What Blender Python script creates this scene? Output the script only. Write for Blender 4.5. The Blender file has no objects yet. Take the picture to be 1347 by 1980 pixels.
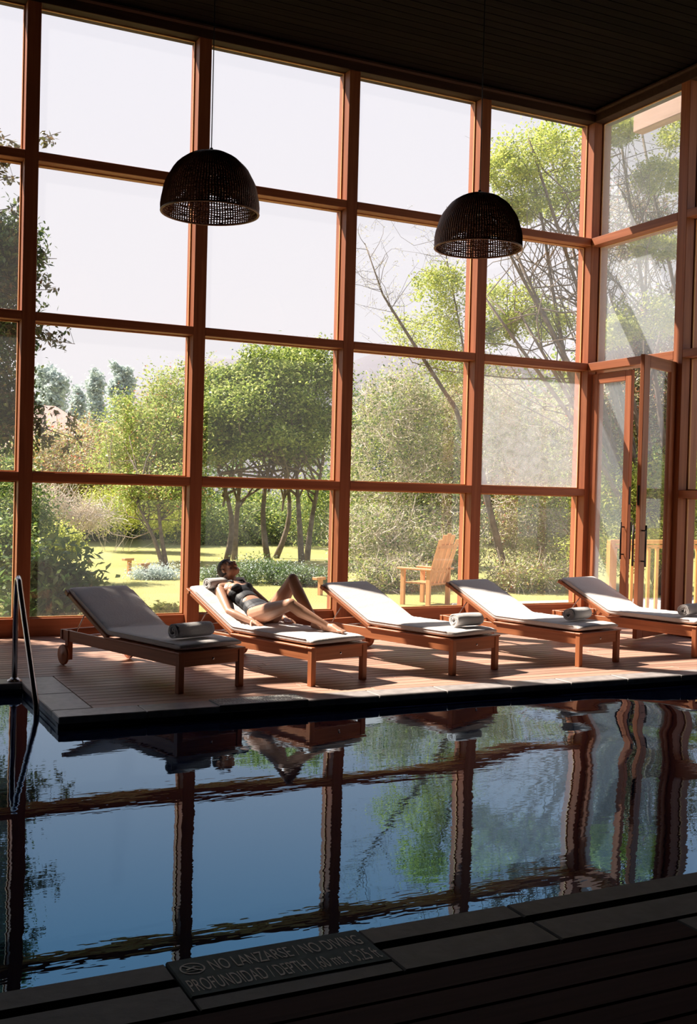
import bpy, math, random
import numpy as np
from math import sin, cos, pi, radians, sqrt, atan2
from mathutils import Vector, Matrix
random.seed(7); RNG = np.random.default_rng(11)
S = bpy.context.scene; COL = S.collection

# ------------------------------------------------------------------ camera
F_PX, PITCH, YAW, ROLL = 2121.505, -0.017765, 0.4602007, 0.0254614
CAM = np.array([-2.065059, -11.396620, 1.56])
def cam_axes():
    p, yw, r = PITCH, YAW, ROLL
    f = np.array([sin(yw)*cos(p), cos(yw)*cos(p), sin(p)])
    rt = np.array([cos(yw), -sin(yw), 0.]); up = np.cross(rt, f)
    return rt*cos(r)+up*sin(r), -rt*sin(r)+up*cos(r), f
CR, CU, CF = cam_axes()
cam = bpy.data.cameras.new('camera'); camo = bpy.data.objects.new('camera', cam); COL.objects.link(camo)
cam.sensor_fit = 'HORIZONTAL'; cam.sensor_width = 36.0; cam.lens = F_PX*36.0/1347.0
cam.clip_start = 0.05; cam.clip_end = 2000
camo.matrix_world = Matrix(((CR[0], CU[0], -CF[0], CAM[0]), (CR[1], CU[1], -CF[1], CAM[1]), (CR[2], CU[2], -CF[2], CAM[2]), (0, 0, 0, 1)))
S.camera = camo

# ------------------------------------------------------------------ world, sun, exposure
S.view_settings.view_transform = 'Standard'; S.view_settings.look = 'None'
S.view_settings.exposure = 0.0; S.view_settings.gamma = 1.0; S.view_settings.use_curve_mapping = False
w = bpy.data.worlds.new('sky'); S.world = w; w.use_nodes = True
nt = w.node_tree; nt.nodes.clear()
out = nt.nodes.new('ShaderNodeOutputWorld'); bg = nt.nodes.new('ShaderNodeBackground')
tc = nt.nodes.new('ShaderNodeTexCoord'); sp = nt.nodes.new('ShaderNodeSeparateXYZ'); rp = nt.nodes.new('ShaderNodeValToRGB')
nt.links.new(tc.outputs['Generated'], sp.inputs[0]); nt.links.new(sp.outputs['Z'], rp.inputs[0])
e = rp.color_ramp.elements
e[0].position = 0.0; e[0].color = (1.04, .98, 1.0, 1); e[1].position = 0.75; e[1].color = (.42, .60, .92, 1)
k = e.new(0.42); k.color = (.99, .96, 1.04, 1)
nt.links.new(rp.outputs[0], bg.inputs['Color']); bg.inputs['Strength'].default_value = 1.0
nt.links.new(bg.outputs[0], out.inputs[0])
sun = bpy.data.lights.new('sun', 'SUN'); suno = bpy.data.objects.new('sun', sun); COL.objects.link(suno)
sun.energy = 15.0; sun.angle = radians(0.53); sun.color = (1.0, .89, .77)
SUN_T = Vector((.84, -1.0, -1.515)).normalized()
suno.rotation_euler = SUN_T.to_track_quat('-Z', 'Y').to_euler(); suno.location = (-8, 12, 20)

# ------------------------------------------------------------------ helpers
def tag(o, label=None, cat=None, group=None, kind=None):
    if label: o['label'] = label
    if cat: o['category'] = cat
    if group: o['group'] = group
    if kind: o['kind'] = kind
    return o
def empty(name, loc=(0, 0, 0), rz=0, parent=None):
    o = bpy.data.objects.new(name, None); COL.objects.link(o); o.empty_display_size = .1
    o.location = loc; o.rotation_euler = (0, 0, rz)
    if parent: o.parent = parent
    return o
class MB:
    def __init__(s): s.v = []; s.f = []
    def add(s, vs, fs):
        n = len(s.v); s.v += [tuple(map(float, v)) for v in vs]; s.f += [tuple(i+n for i in f) for f in fs]; return s
    def box(s, x0, x1, y0, y1, z0, z1, b=0.0):
        if b <= 0:
            return s.add([(x0,y0,z0),(x1,y0,z0),(x1,y1,z0),(x0,y1,z0),(x0,y0,z1),(x1,y0,z1),(x1,y1,z1),(x0,y1,z1)],
                  [(0,3,2,1),(4,5,6,7),(0,1,5,4),(1,2,6,5),(2,3,7,6),(3,0,4,7)])
        # chamfered box: 24 verts
        X = (x0, x1); Y = (y0, y1); Z = (z0, z1); V = []; idx = {}
        for i in (0, 1):
            for j in (0, 1):
                for k_ in (0, 1):
                    sx = b if i == 0 else -b; sy = b if j == 0 else -b; sz = b if k_ == 0 else -b
                    idx[(i,j,k_)] = len(V)
                    V += [(X[i], Y[j]+sy, Z[k_]+sz), (X[i]+sx, Y[j], Z[k_]+sz), (X[i]+sx, Y[j]+sy, Z[k_])]
        g = lambda i, j, k_, a: idx[(i,j,k_)]+a
        Fs = [(g(0,0,0,0),g(0,0,1,0),g(0,1,1,0),g(0,1,0,0)), (g(1,0,0,0),g(1,1,0,0),g(1,1,1,0),g(1,0,1,0)),
              (g(0,0,0,1),g(1,0,0,1),g(1,0,1,1),g(0,0,1,1)), (g(0,1,0,1),g(0,1,1,1),g(1,1,1,1),g(1,1,0,1)),
              (g(0,0,0,2),g(0,1,0,2),g(1,1,0,2),g(1,0,0,2)), (g(0,0,1,2),g(1,0,1,2),g(1,1,1,2),g(0,1,1,2))]
        for i in (0,1):
            for j in (0,1):
                Fs.append((g(i,j,0,0),g(i,j,1,0),g(i,j,1,1),g(i,j,0,1)))
                Fs.append((g(i,0,j,0),g(i,1,j,0),g(i,1,j,2),g(i,0,j,2)))
                Fs.append((g(0,i,j,1),g(1,i,j,1),g(1,i,j,2),g(0,i,j,2)))
                for k_ in (0,1): Fs.append((g(i,j,k_,0),g(i,j,k_,1),g(i,j,k_,2)))
        return s.add(V, Fs)
    def obox(s, c, ax, ay, az, hx, hy, hz):
        c = np.array(c, float); ax, ay, az = [np.array(a, float) for a in (ax, ay, az)]
        vs = [c+ax*i*hx+ay*j*hy+az*k_*hz for k_ in (-1,1) for (i,j) in ((-1,-1),(1,-1),(1,1),(-1,1))]
        return s.add(vs, [(0,3,2,1),(4,5,6,7),(0,1,5,4),(1,2,6,5),(2,3,7,6),(3,0,4,7)])
    def beam(s, a, b, wdt, h, up=(0,0,1)):
        a = np.array(a, float); b = np.array(b, float); d = b-a; L = np.linalg.norm(d); d /= L
        r = np.cross(d, up); r /= np.linalg.norm(r); u = np.cross(r, d)
        return s.obox((a+b)/2, d, r, u, L/2, wdt/2, h/2)
    def tube(s, pts, rad, n=8, cap=True):
        P = [np.array(p, float) for p in pts]; m = len(P)
        if not hasattr(rad, '__len__'): rad = [rad]*m
        rings = []; ref = None; vs = []; fs = []
        for i in range(m):
            d = P[min(i+1, m-1)]-P[max(i-1, 0)]; d = d/(np.linalg.norm(d)+1e-12)
            if ref is None:
                ref = np.array([0, 0, 1.]) if abs(d[2]) < .9 else np.array([1., 0, 0])
            a = ref-d*(ref@d); a /= np.linalg.norm(a)+1e-12; ref = a; b = np.cross(d, a)
            for k_ in range(n):
                t = 2*pi*k_/n; vs.append(P[i]+(a*cos(t)+b*sin(t))*rad[i])
        for i in range(m-1):
            for k_ in range(n):
                j = (k_+1) % n; fs.append((i*n+k_, i*n+j, (i+1)*n+j, (i+1)*n+k_))
        if cap: fs.append(tuple(range(n-1, -1, -1))); fs.append(tuple((m-1)*n+k_ for k_ in range(n)))
        return s.add(vs, fs)
    def lathe(s, prof, c=(0,0,0), n=24):
        vs = []; fs = []; m = len(prof)
        for (r, z) in prof:
            for k_ in range(n):
                t = 2*pi*k_/n; vs.append((c[0]+r*cos(t), c[1]+r*sin(t), c[2]+z))
        for i in range(m-1):
            for k_ in range(n):
                j = (k_+1) % n; fs.append((i*n+k_, i*n+j, (i+1)*n+j, (i+1)*n+k_))
        return s.add(vs, fs)
    def ellipsoid(s, c, ax, ay, az, n=16, m=10):
        c, ax, ay, az = [np.array(q, float) for q in (c, ax, ay, az)]
        vs = [c+az]; fs = []
        for i in range(1, m):
            ph = pi*i/m
            for k_ in range(n):
                t = 2*pi*k_/n; vs.append(c+az*cos(ph)+(ax*cos(t)+ay*sin(t))*sin(ph))
        vs.append(c-az)
        for k_ in range(n): fs.append((0, 1+k_, 1+(k_+1) % n))
        for i in range(m-2):
            for k_ in range(n):
                a = 1+i*n+k_; b = 1+i*n+(k_+1) % n; fs.append((a, a+n, b+n, b))
        L = len(vs)-1; q = 1+(m-2)*n
        for k_ in range(n): fs.append((q+(k_+1) % n, q+k_, L))
        return s.add(vs, fs)
    def mesh(s, name, smooth=False):
        me = bpy.data.meshes.new(name); me.from_pydata(s.v, [], s.f); me.update()
        if smooth: me.polygons.foreach_set('use_smooth', [True]*len(me.polygons))
        return me
    def build(s, name, mat=None, parent=None, smooth=False, loc=None, kind=None):
        me = s.mesh(name, smooth)
        return link(name, me, mat, parent, loc, kind)
def link(name, me, mat=None, parent=None, loc=None, kind=None):
    o = bpy.data.objects.new(name, me); COL.objects.link(o)
    if mat and not me.materials: me.materials.append(mat)
    if parent: o.parent = parent
    if loc is not None: o.location = loc
    if kind: o['kind'] = kind
    return o
def np_mesh(name, V, nper, mat, parent=None, kind='stuff'):
    """V: (N*nper,3) verts, faces are consecutive runs of nper verts"""
    V = np.asarray(V, dtype=np.float32).reshape(-1, 3); nv = len(V); nf = nv//nper
    me = bpy.data.meshes.new(name); me.vertices.add(nv); me.vertices.foreach_set('co', V.ravel())
    me.loops.add(nv); me.loops.foreach_set('vertex_index', np.arange(nv, dtype=np.int32))
    me.polygons.add(nf); me.polygons.foreach_set('loop_start', np.arange(0, nv, nper, dtype=np.int32))
    me.update(calc_edges=True)
    return link(name, me, mat, parent, None, kind)
def copy_tree(o, parent=None):
    c = o.copy(); COL.objects.link(c); c.parent = parent
    for ch in [x for x in ALLCH.get(o.name, [])] or list(o.children):
        copy_tree(ch, c)
    return c
ALLCH = {}

# ------------------------------------------------------------------ materials
def newmat(name):
    m = bpy.data.materials.new(name); m.use_nodes = True
    b = m.node_tree.nodes['Principled BSDF']; return m, m.node_tree, b
def setin(b, **kw):
    for k_, v in kw.items():
        b.inputs[k_.replace('_', ' ')].default_value = v
def plain(name, col, rough=.6, metal=0., spec=.5, var=.0, bump=0., scale=30., coord='Object', sheen=0.):
    m, t, b = newmat(name)
    b.inputs['Base Color'].default_value = (*col, 1); b.inputs['Roughness'].default_value = rough
    b.inputs['Metallic'].default_value = metal; b.inputs['Specular IOR Level'].default_value = spec
    if sheen: b.inputs['Sheen Weight'].default_value = sheen
    if var or bump:
        tc = t.nodes.new('ShaderNodeTexCoord'); n = t.nodes.new('ShaderNodeTexNoise'); n.inputs['Scale'].default_value = scale; n.inputs['Detail'].default_value = 5
        t.links.new(tc.outputs[coord], n.inputs['Vector'])
        if var:
            r = t.nodes.new('ShaderNodeValToRGB'); t.links.new(n.outputs['Fac'], r.inputs[0])
            r.color_ramp.elements[0].position = .3; r.color_ramp.elements[1].position = .7
            r.color_ramp.elements[0].color = (*[c*(1-var) for c in col], 1); r.color_ramp.elements[1].color = (*[min(1, c*(1+var)) for c in col], 1)
            t.links.new(r.outputs[0], b.inputs['Base Color'])
        if bump:
            bp = t.nodes.new('ShaderNodeBump'); bp.inputs['Strength'].default_value = bump; bp.inputs['Distance'].default_value = .01
            t.links.new(n.outputs['Fac'], bp.inputs['Height']); t.links.new(bp.outputs[0], b.inputs['Normal'])
    return m
def wood(name, c1, c2, rough=.5, axis=0, scale=1.0, rnd=.25, spec=.4):
    """grain runs along object axis"""
    m, t, b = newmat(name)
    tc = t.nodes.new('ShaderNodeTexCoord'); mp = t.nodes.new('ShaderNodeMapping')
    sc = [22*scale]*3; sc[axis] = 1.1*scale; mp.inputs['Scale'].default_value = sc
    oi = t.nodes.new('ShaderNodeObjectInfo'); ml = t.nodes.new('ShaderNodeMath'); ml.operation = 'MULTIPLY'; ml.inputs[1].default_value = 37.
    t.links.new(oi.outputs['Random'], ml.inputs[0]); t.links.new(tc.outputs['Object'], mp.inputs['Vector']); t.links.new(ml.outputs[0], mp.inputs['Location'])
    n = t.nodes.new('ShaderNodeTexNoise'); n.inputs['Scale'].default_value = 1.; n.inputs['Detail'].default_value = 6; n.inputs['Distortion'].default_value = .6
    t.links.new(mp.outputs[0], n.inputs['Vector'])
    r = t.nodes.new('ShaderNodeValToRGB'); r.color_ramp.elements[0].position = .32; r.color_ramp.elements[1].position = .68
    r.color_ramp.elements[0].color = (*c1, 1); r.color_ramp.elements[1].color = (*c2, 1)
    t.links.new(n.outputs['Fac'], r.inputs[0])
    hsv = t.nodes.new('ShaderNodeHueSaturation'); mr = t.nodes.new('ShaderNodeMapRange')
    mr.inputs['To Min'].default_value = 1-rnd; mr.inputs['To Max'].default_value = 1+rnd
    t.links.new(oi.outputs['Random'], mr.inputs['Value']); t.links.new(mr.outputs[0], hsv.inputs['Value']); t.links.new(r.outputs[0], hsv.inputs['Color'])
    t.links.new(hsv.outputs[0], b.inputs['Base Color'])
    bp = t.nodes.new('ShaderNodeBump'); bp.inputs['Strength'].default_value = .25; bp.inputs['Distance'].default_value = .004
    t.links.new(n.outputs['Fac'], bp.inputs['Height']); t.links.new(bp.outputs[0], b.inputs['Normal'])
    b.inputs['Roughness'].default_value = rough; b.inputs['Specular IOR Level'].default_value = spec
    return m
def leafmat(name, cols, trans=.45, rough=.45):
    m, t, b = newmat(name); t.nodes.remove(b); o = t.nodes['Material Output']
    g = t.nodes.new('ShaderNodeNewGeometry'); r = t.nodes.new('ShaderNodeValToRGB')
    els = r.color_ramp.elements; n = len(cols)
    els[0].position = 0; els[0].color = (*cols[0], 1); els[1].position = 1; els[1].color = (*cols[-1], 1)
    for i in range(1, n-1): q = els.new(i/(n-1)); q.color = (*cols[i], 1)
    t.links.new(g.outputs['Random Per Island'], r.inputs[0])
    d = t.nodes.new('ShaderNodeBsdfPrincipled'); d.inputs['Roughness'].default_value = rough; d.inputs['Specular IOR Level'].default_value = .35
    tr = t.nodes.new('ShaderNodeBsdfTranslucent'); mx = t.nodes.new('ShaderNodeMixShader'); mx.inputs[0].default_value = trans
    t.links.new(r.outputs[0], d.inputs['Base Color']); t.links.new(r.outputs[0], tr.inputs['Color'])
    t.links.new(d.outputs[0], mx.inputs[1]); t.links.new(tr.outputs[0], mx.inputs[2]); t.links.new(mx.outputs[0], o.inputs['Surface'])
    return m
def glassmat(name, dust=.03, streak=0., dustcol=(.85, .87, .9)):
    m, t, b = newmat(name); t.nodes.remove(b); o = t.nodes['Material Output']
    tr = t.nodes.new('ShaderNodeBsdfTransparent'); tr.inputs['Color'].default_value = (.975, .98, .98, 1)
    gl = t.nodes.new('ShaderNodeBsdfGlossy'); gl.inputs['Roughness'].default_value = 0.0
    lw = t.nodes.new('ShaderNodeLayerWeight'); pw = t.nodes.new('ShaderNodeMath'); pw.operation = 'POWER'; pw.inputs[1].default_value = 5
    lw.inputs['Blend'].default_value = .5; t.links.new(lw.outputs['Facing'], pw.inputs[0])
    fr = t.nodes.new('ShaderNodeMath'); fr.operation = 'MULTIPLY_ADD'; fr.inputs[1].default_value = .93; fr.inputs[2].default_value = .035
    t.links.new(pw.outputs[0], fr.inputs[0])
    mx = t.nodes.new('ShaderNodeMixShader'); t.links.new(fr.outputs[0], mx.inputs[0]); t.links.new(tr.outputs[0], mx.inputs[1]); t.links.new(gl.outputs[0], mx.inputs[2])
    df = t.nodes.new('ShaderNodeBsdfTranslucent'); df.inputs['Color'].default_value = (*dustcol, 1)
    d2 = t.nodes.new('ShaderNodeBsdfDiffuse'); d2.inputs['Color'].default_value = (*dustcol, 1)
    md = t.nodes.new('ShaderNodeMixShader'); md.inputs[0].default_value = .5
    t.links.new(df.outputs[0], md.inputs[1]); t.links.new(d2.outputs[0], md.inputs[2])
    m2 = t.nodes.new('ShaderNodeMixShader'); t.links.new(mx.outputs[0], m2.inputs[1]); t.links.new(md.outputs[0], m2.inputs[2])
    tc = t.nodes.new('ShaderNodeTexCoord'); n = t.nodes.new('ShaderNodeTexNoise'); n.inputs['Scale'].default_value = 9. if streak else 2.; n.inputs['Detail'].default_value = 4; n.inputs['Distortion'].default_value = 1.2 if streak else .3
    t.links.new(tc.outputs['Object'], n.inputs['Vector'])
    mr = t.nodes.new('ShaderNodeMapRange'); mr.inputs['From Min'].default_value = .3; mr.inputs['From Max'].default_value = .7
    mr.inputs['To Min'].default_value = dust*(.7 if streak else .9); mr.inputs['To Max'].default_value = dust*(1.25 if streak else 1.1)
    t.links.new(n.outputs['Fac'], mr.inputs['Value']); t.links.new(mr.outputs[0], m2.inputs[0])
    t.links.new(m2.outputs[0], o.inputs['Surface'])
    return m

M = {}
M['post_z'] = wood('window_wood_vertical', (.25, .070, .026), (.37, .120, .048), .5, 2, rnd=.06)
M['post_x'] = wood('window_wood_horizontal', (.25, .070, .026), (.37, .120, .048), .5, 0, rnd=.06)
M['post_y'] = wood('window_wood_crosswise', (.25, .070, .026), (.37, .120, .048), .5, 1, rnd=.06)
M['bead'] = wood('window_bead_wood', (.55, .27, .10), (.66, .36, .15), .5, 2, rnd=.04)
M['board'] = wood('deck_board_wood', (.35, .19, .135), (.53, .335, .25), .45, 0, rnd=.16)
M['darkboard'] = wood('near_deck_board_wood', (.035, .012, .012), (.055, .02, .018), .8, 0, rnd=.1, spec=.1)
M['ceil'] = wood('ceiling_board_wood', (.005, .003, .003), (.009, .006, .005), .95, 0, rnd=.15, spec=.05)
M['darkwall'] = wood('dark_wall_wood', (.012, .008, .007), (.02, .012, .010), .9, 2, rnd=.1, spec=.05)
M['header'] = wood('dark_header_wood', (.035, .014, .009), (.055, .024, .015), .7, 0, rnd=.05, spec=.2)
M['lounge'] = wood('lounger_wood_length', (.36, .115, .045), (.50, .18, .075), .42, 1, scale=1.4, rnd=.08)
M['lounge_x'] = wood('lounger_wood_cross', (.36, .115, .045), (.50, .18, .075), .42, 0, scale=1.4, rnd=.08)
M['lounge_z'] = wood('lounger_wood_leg', (.36, .115, .045), (.50, .18, .075), .42, 2, scale=1.4, rnd=.08)
M['exterior'] = wood('weathered_beam_wood', (.50, .32, .25), (.66, .44, .36), .7, 1, rnd=.05)
M['rail'] = wood('balustrade_wood', (.62, .27, .07), (.75, .36, .11), .5, 2, rnd=.06)
M['stool'] = wood('stand_and_chair_wood', (.52, .24, .10), (.66, .34, .16), .6, 2, rnd=.06)
M['cushion'] = plain('cream_canvas', (.74, .69, .66), .9, var=.03, bump=.25, scale=60, sheen=.2)
M['towel'] = plain('white_terry', (.80, .76, .74), 1., var=.03, bump=.8, scale=220, sheen=.4)
M['skin'] = plain('warm_brown_skin', (.54, .29, .19), .42, var=.05, scale=12)
M['suit'] = plain('charcoal_swim_fabric', (.035, .038, .045), .6, bump=.1, scale=200)
M['hair'] = plain('black_hair', (.012, .009, .008), .45, bump=.6, scale=90)
M['steel'] = plain('polished_steel', (.62, .60, .60), .22, 1.0)
M['black'] = plain('black_metal', (.02, .018, .018), .4, .6)
M['rubber'] = plain('black_rubber', (.03, .025, .022), .6)
M['wicker'] = wood('dark_wicker', (.15, .062, .036), (.27, .12, .065), .5, 2, rnd=.1)
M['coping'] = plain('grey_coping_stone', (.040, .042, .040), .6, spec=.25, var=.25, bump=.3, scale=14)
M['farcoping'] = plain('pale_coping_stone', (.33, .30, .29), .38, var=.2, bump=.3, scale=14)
M['farsign'] = plain('far_sign_slab', (.16, .16, .16), .45, var=.15, bump=.2, scale=20)
M['sign'] = plain('sign_slab', (.13, .175, .18), .8, spec=.12, var=.15, bump=.2, scale=20)
M['letter'] = plain('sign_letters', (.85, .84, .78), .9, spec=.05, var=.12, scale=40)
M['pool'] = plain('navy_pool_tile', (.006, .010, .045), .4, var=.2, scale=5)
M['roof'] = plain('roof_tiles', (.50, .33, .28), .8, var=.15, scale=6)
M['housewall'] = plain('house_wall', (.22, .14, .11), .8, var=.1, scale=3)
M['housedark'] = plain('house_opening', (.03, .025, .025), .5)
M['path'] = plain('pale_paving', (.62, .60, .58), .8, var=.08, scale=4)
M['bark'] = plain('grey_bark', (.16, .12, .09), .9, var=.35, bump=.6, scale=9)
M['palebark'] = plain('pale_bark', (.42, .34, .27), .9, var=.3, bump=.5, scale=9)
M['twig'] = plain('pale_twigs', (.68, .58, .50), .9, var=.3, scale=6)
M['darktwig'] = plain('dark_twigs', (.12, .085, .06), .9, var=.3, scale=6)
M['hill'] = plain('hazy_hillside', (.19, .18, .20), 1., var=.06, scale=.03)
M['glass'] = glassmat('window_glass', .022)
M['glass_dusty'] = glassmat('dusty_window_glass', .21, 1.0, (.82, .84, .93))
M['glass_side'] = glassmat('side_window_glass', .24, 0., (.80, .86, .95))
M['glass_door'] = glassmat('door_glass', .15, 0., (.75, .85, .92))
# leaves
L_ = {}
L_['glossy'] = leafmat('broad_glossy_leaf', [(.035, .07, .02), (.07, .13, .03), (.20, .26, .08)], .35, .3)
L_['broad'] = leafmat('big_glossy_leaf', [(.06, .13, .03), (.12, .22, .05), (.26, .36, .10)], .4, .25)
L_['copper'] = leafmat('copper_green_leaf', [(.05, .045, .025), (.10, .08, .035), (.16, .17, .06), (.26, .16, .08)], .4, .4)
L_['olive'] = leafmat('olive_green_leaf', [(.16, .24, .04), (.28, .37, .07), (.46, .52, .13), (.58, .60, .24)], .5)
L_['yellow'] = leafmat('yellow_green_leaf', [(.30, .38, .05), (.48, .52, .08), (.70, .70, .20), (.50, .58, .12)], .55)
L_['deep'] = leafmat('deep_green_leaf', [(.06, .12, .03), (.11, .19, .05), (.22, .29, .10)], .45)
L_['haze'] = leafmat('grey_green_haze_leaf', [(.44, .54, .52), (.54, .62, .59), (.64, .70, .66)], .45)  # poplars' aerial haze is painted into this pale colour; silvery plants share it
L_['autumn'] = leafmat('autumn_leaf', [(.42, .27, .14), (.46, .42, .14), (.52, .15, .09), (.56, .50, .24)], .45)
L_['dry'] = leafmat('dry_grey_leaf', [(.45, .41, .27), (.60, .55, .43), (.40, .42, .18), (.74, .68, .60)], .45)
L_['grass'] = leafmat('grass_blade', [(.20, .32, .05), (.32, .42, .08), (.48, .52, .16)], .5)

# lawn
m, t, b = newmat('lawn_grass'); tc = t.nodes.new('ShaderNodeTexCoord')
n1 = t.nodes.new('ShaderNodeTexNoise'); n1.inputs['Scale'].default_value = .35; n1.inputs['Detail'].default_value = 4
n2 = t.nodes.new('ShaderNodeTexNoise'); n2.inputs['Scale'].default_value = 40; n2.inputs['Detail'].default_value = 4
t.links.new(tc.outputs['Object'], n1.inputs['Vector']); t.links.new(tc.outputs['Object'], n2.inputs['Vector'])
ad = t.nodes.new('ShaderNodeMath'); ad.operation = 'MULTIPLY_ADD'; ad.inputs[1].default_value = .5
t.links.new(n2.outputs['Fac'], ad.inputs[0]); hf = t.nodes.new('ShaderNodeMath'); hf.operation = 'MULTIPLY'; hf.inputs[1].default_value = .5
t.links.new(n1.outputs['Fac'], hf.inputs[0]); t.links.new(hf.outputs[0], ad.inputs[2])
r = t.nodes.new('ShaderNodeValToRGB'); r.color_ramp.elements[0].position = .35; r.color_ramp.elements[1].position = .65
r.color_ramp.elements[0].color = (.30, .31, .10, 1); r.color_ramp.elements[1].color = (.47, .43, .18, 1)
t.links.new(ad.outputs[0], r.inputs[0]); t.links.new(r.outputs[0], b.inputs['Base Color']); b.inputs['Roughness'].default_value = 1; b.inputs['Specular IOR Level'].default_value = .1
bp = t.nodes.new('ShaderNodeBump'); bp.inputs['Strength'].default_value = .8; bp.inputs['Distance'].default_value = .05
t.links.new(n2.outputs['Fac'], bp.inputs['Height']); t.links.new(bp.outputs[0], b.inputs['Normal']); M['lawn'] = m

# water
m, t, b = newmat('pool_water'); t.nodes.remove(b); o = t.nodes['Material Output']
tc = t.nodes.new('ShaderNodeTexCoord')
df = t.nodes.new('ShaderNodeBsdfDiffuse'); df.inputs['Color'].default_value = (.004, .006, .030, 1)
gl = t.nodes.new('ShaderNodeBsdfGlossy'); gl.inputs['Roughness'].default_value = 0.0; 
lw = t.nodes.new('ShaderNodeLayerWeight'); lw.inputs['Blend'].default_value = .5; wr = t.nodes.new('ShaderNodeValToRGB')
wr.color_ramp.elements[0].position = .62; wr.color_ramp.elements[0].color = (.24, .60, 1.0, 1); wr.color_ramp.elements[1].position = .86; wr.color_ramp.elements[1].color = (.74, .87, 1.0, 1)
t.links.new(lw.outputs['Facing'], wr.inputs[0]); t.links.new(wr.outputs[0], gl.inputs['Color'])
fr = t.nodes.new('ShaderNodeFresnel'); fr.inputs['IOR'].default_value = 2.4
mx = t.nodes.new('ShaderNodeMixShader'); t.links.new(fr.outputs[0], mx.inputs[0]); t.links.new(df.outputs[0], mx.inputs[1]); t.links.new(gl.outputs[0], mx.inputs[2])
t.links.new(mx.outputs[0], o.inputs['Surface'])
def wave(scale, sc, dist, strength=1.0, detail=1.0, prev=None, mask=None):
    mp = t.nodes.new('ShaderNodeMapping'); mp.inputs['Scale'].default_value = sc
    n = t.nodes.new('ShaderNodeTexNoise'); n.inputs['Scale'].default_value = scale; n.inputs['Detail'].default_value = detail
    t.links.new(tc.outputs['Object'], mp.inputs[0]); t.links.new(mp.outputs[0], n.inputs['Vector'])
    bp = t.nodes.new('ShaderNodeBump'); bp.inputs['Distance'].default_value = dist; bp.inputs['Strength'].default_value = strength
    h = n.outputs['Fac']
    if mask is not None:
        mu = t.nodes.new('ShaderNodeMath'); mu.operation = 'MULTIPLY'; t.links.new(h, mu.inputs[0]); t.links.new(mask, mu.inputs[1]); h = mu.outputs[0]
    t.links.new(h, bp.inputs['Height'])
    if prev is not None: t.links.new(prev, bp.inputs['Normal'])
    return bp.outputs[0]
sx = t.nodes.new('ShaderNodeSeparateXYZ'); t.links.new(tc.outputs['Object'], sx.inputs[0])
mk = t.nodes.new('ShaderNodeMapRange'); mk.interpolation_type = 'SMOOTHSTEP'; mk.inputs['From Min'].default_value = 1.4; mk.inputs['From Max'].default_value = 4.2; mk.inputs['To Min'].default_value = .06; mk.inputs['To Max'].default_value = 1.
t.links.new(sx.outputs['X'], mk.inputs['Value'])
nrm = wave(.8, (1.0, .8, 1), .075, mask=mk.outputs[0])
nrm = wave(3.5, (.5, 1.0, 1), .0010, prev=nrm)
nrm = wave(16, (.35, 1.0, 1), .00035, prev=nrm, detail=2)
t.links.new(nrm, gl.inputs['Normal']); M['water'] = m

# ------------------------------------------------------------------ the shell
BAY = 1.8; PW = .137; PD = .27; ZT = [1.685, 3.309, 4.919]; TH = .092; ZH = 6.38; XC = 6.9875
WX0 = -5.4
def member(name, x0, x1, y0, y1, z0, z1, mat, parent, b=.004):
    cx, cy, cz = (x0+x1)/2, (y0+y1)/2, (z0+z1)/2
    return MB().box(x0-cx, x1-cx, y0-cy, y1-cy, z0-cz, z1-cz, b).build(name, mat, parent, loc=(cx, cy, cz))
# floor slabs with pool opening, child boards
floor = MB()
floor.box(-8, XC+.27, -2.34, .27, -.30, -.035); floor.box(-.23, XC+.27, -3.72, -2.34, -.30, -.035)
floor = floor.build('floor', M['darkwall'], kind='structure')
bm_full = {}
def board(x0, x1, yc, wd, mat, parent, z=0.0):
    key = (round(x1-x0, 3), wd, mat.name)
    if key not in bm_full:
        me = MB().box(-(x1-x0)/2, (x1-x0)/2, -wd/2, wd/2, -.028, 0, .003).mesh('board'); me.materials.append(mat); bm_full[key] = me
    o = bpy.data.objects.new('board', bm_full[key]); COL.objects.link(o); o.parent = parent; o.location = ((x0+x1)/2, yc, z)
    return o
pitch = .1165; y = -3.735
while y+pitch < .0:
    yc = y+pitch/2
    xs = -.225 if yc < -2.36 else -8
    # butt joints staggered
    cuts = [xs]; q = xs+random.uniform(1.6, 3.6)
    while q < XC-1.0: cuts.append(q); q += 3.6
    cuts.append(XC)
    for a_, b_ in zip(cuts[:-1], cuts[1:]):
        board(a_+.0015, b_-.0015, yc, pitch-.007, M['board'], floor)
    y += pitch
member('board', -8, XC, -.012, .27, -.03, 0, M['board'], floor, .003)
# near deck
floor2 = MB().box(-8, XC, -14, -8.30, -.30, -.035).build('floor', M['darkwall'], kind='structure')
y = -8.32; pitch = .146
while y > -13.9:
    board(-8, .86, y-pitch/2, pitch-.012, M['darkboard'], floor2); y -= pitch
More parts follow.
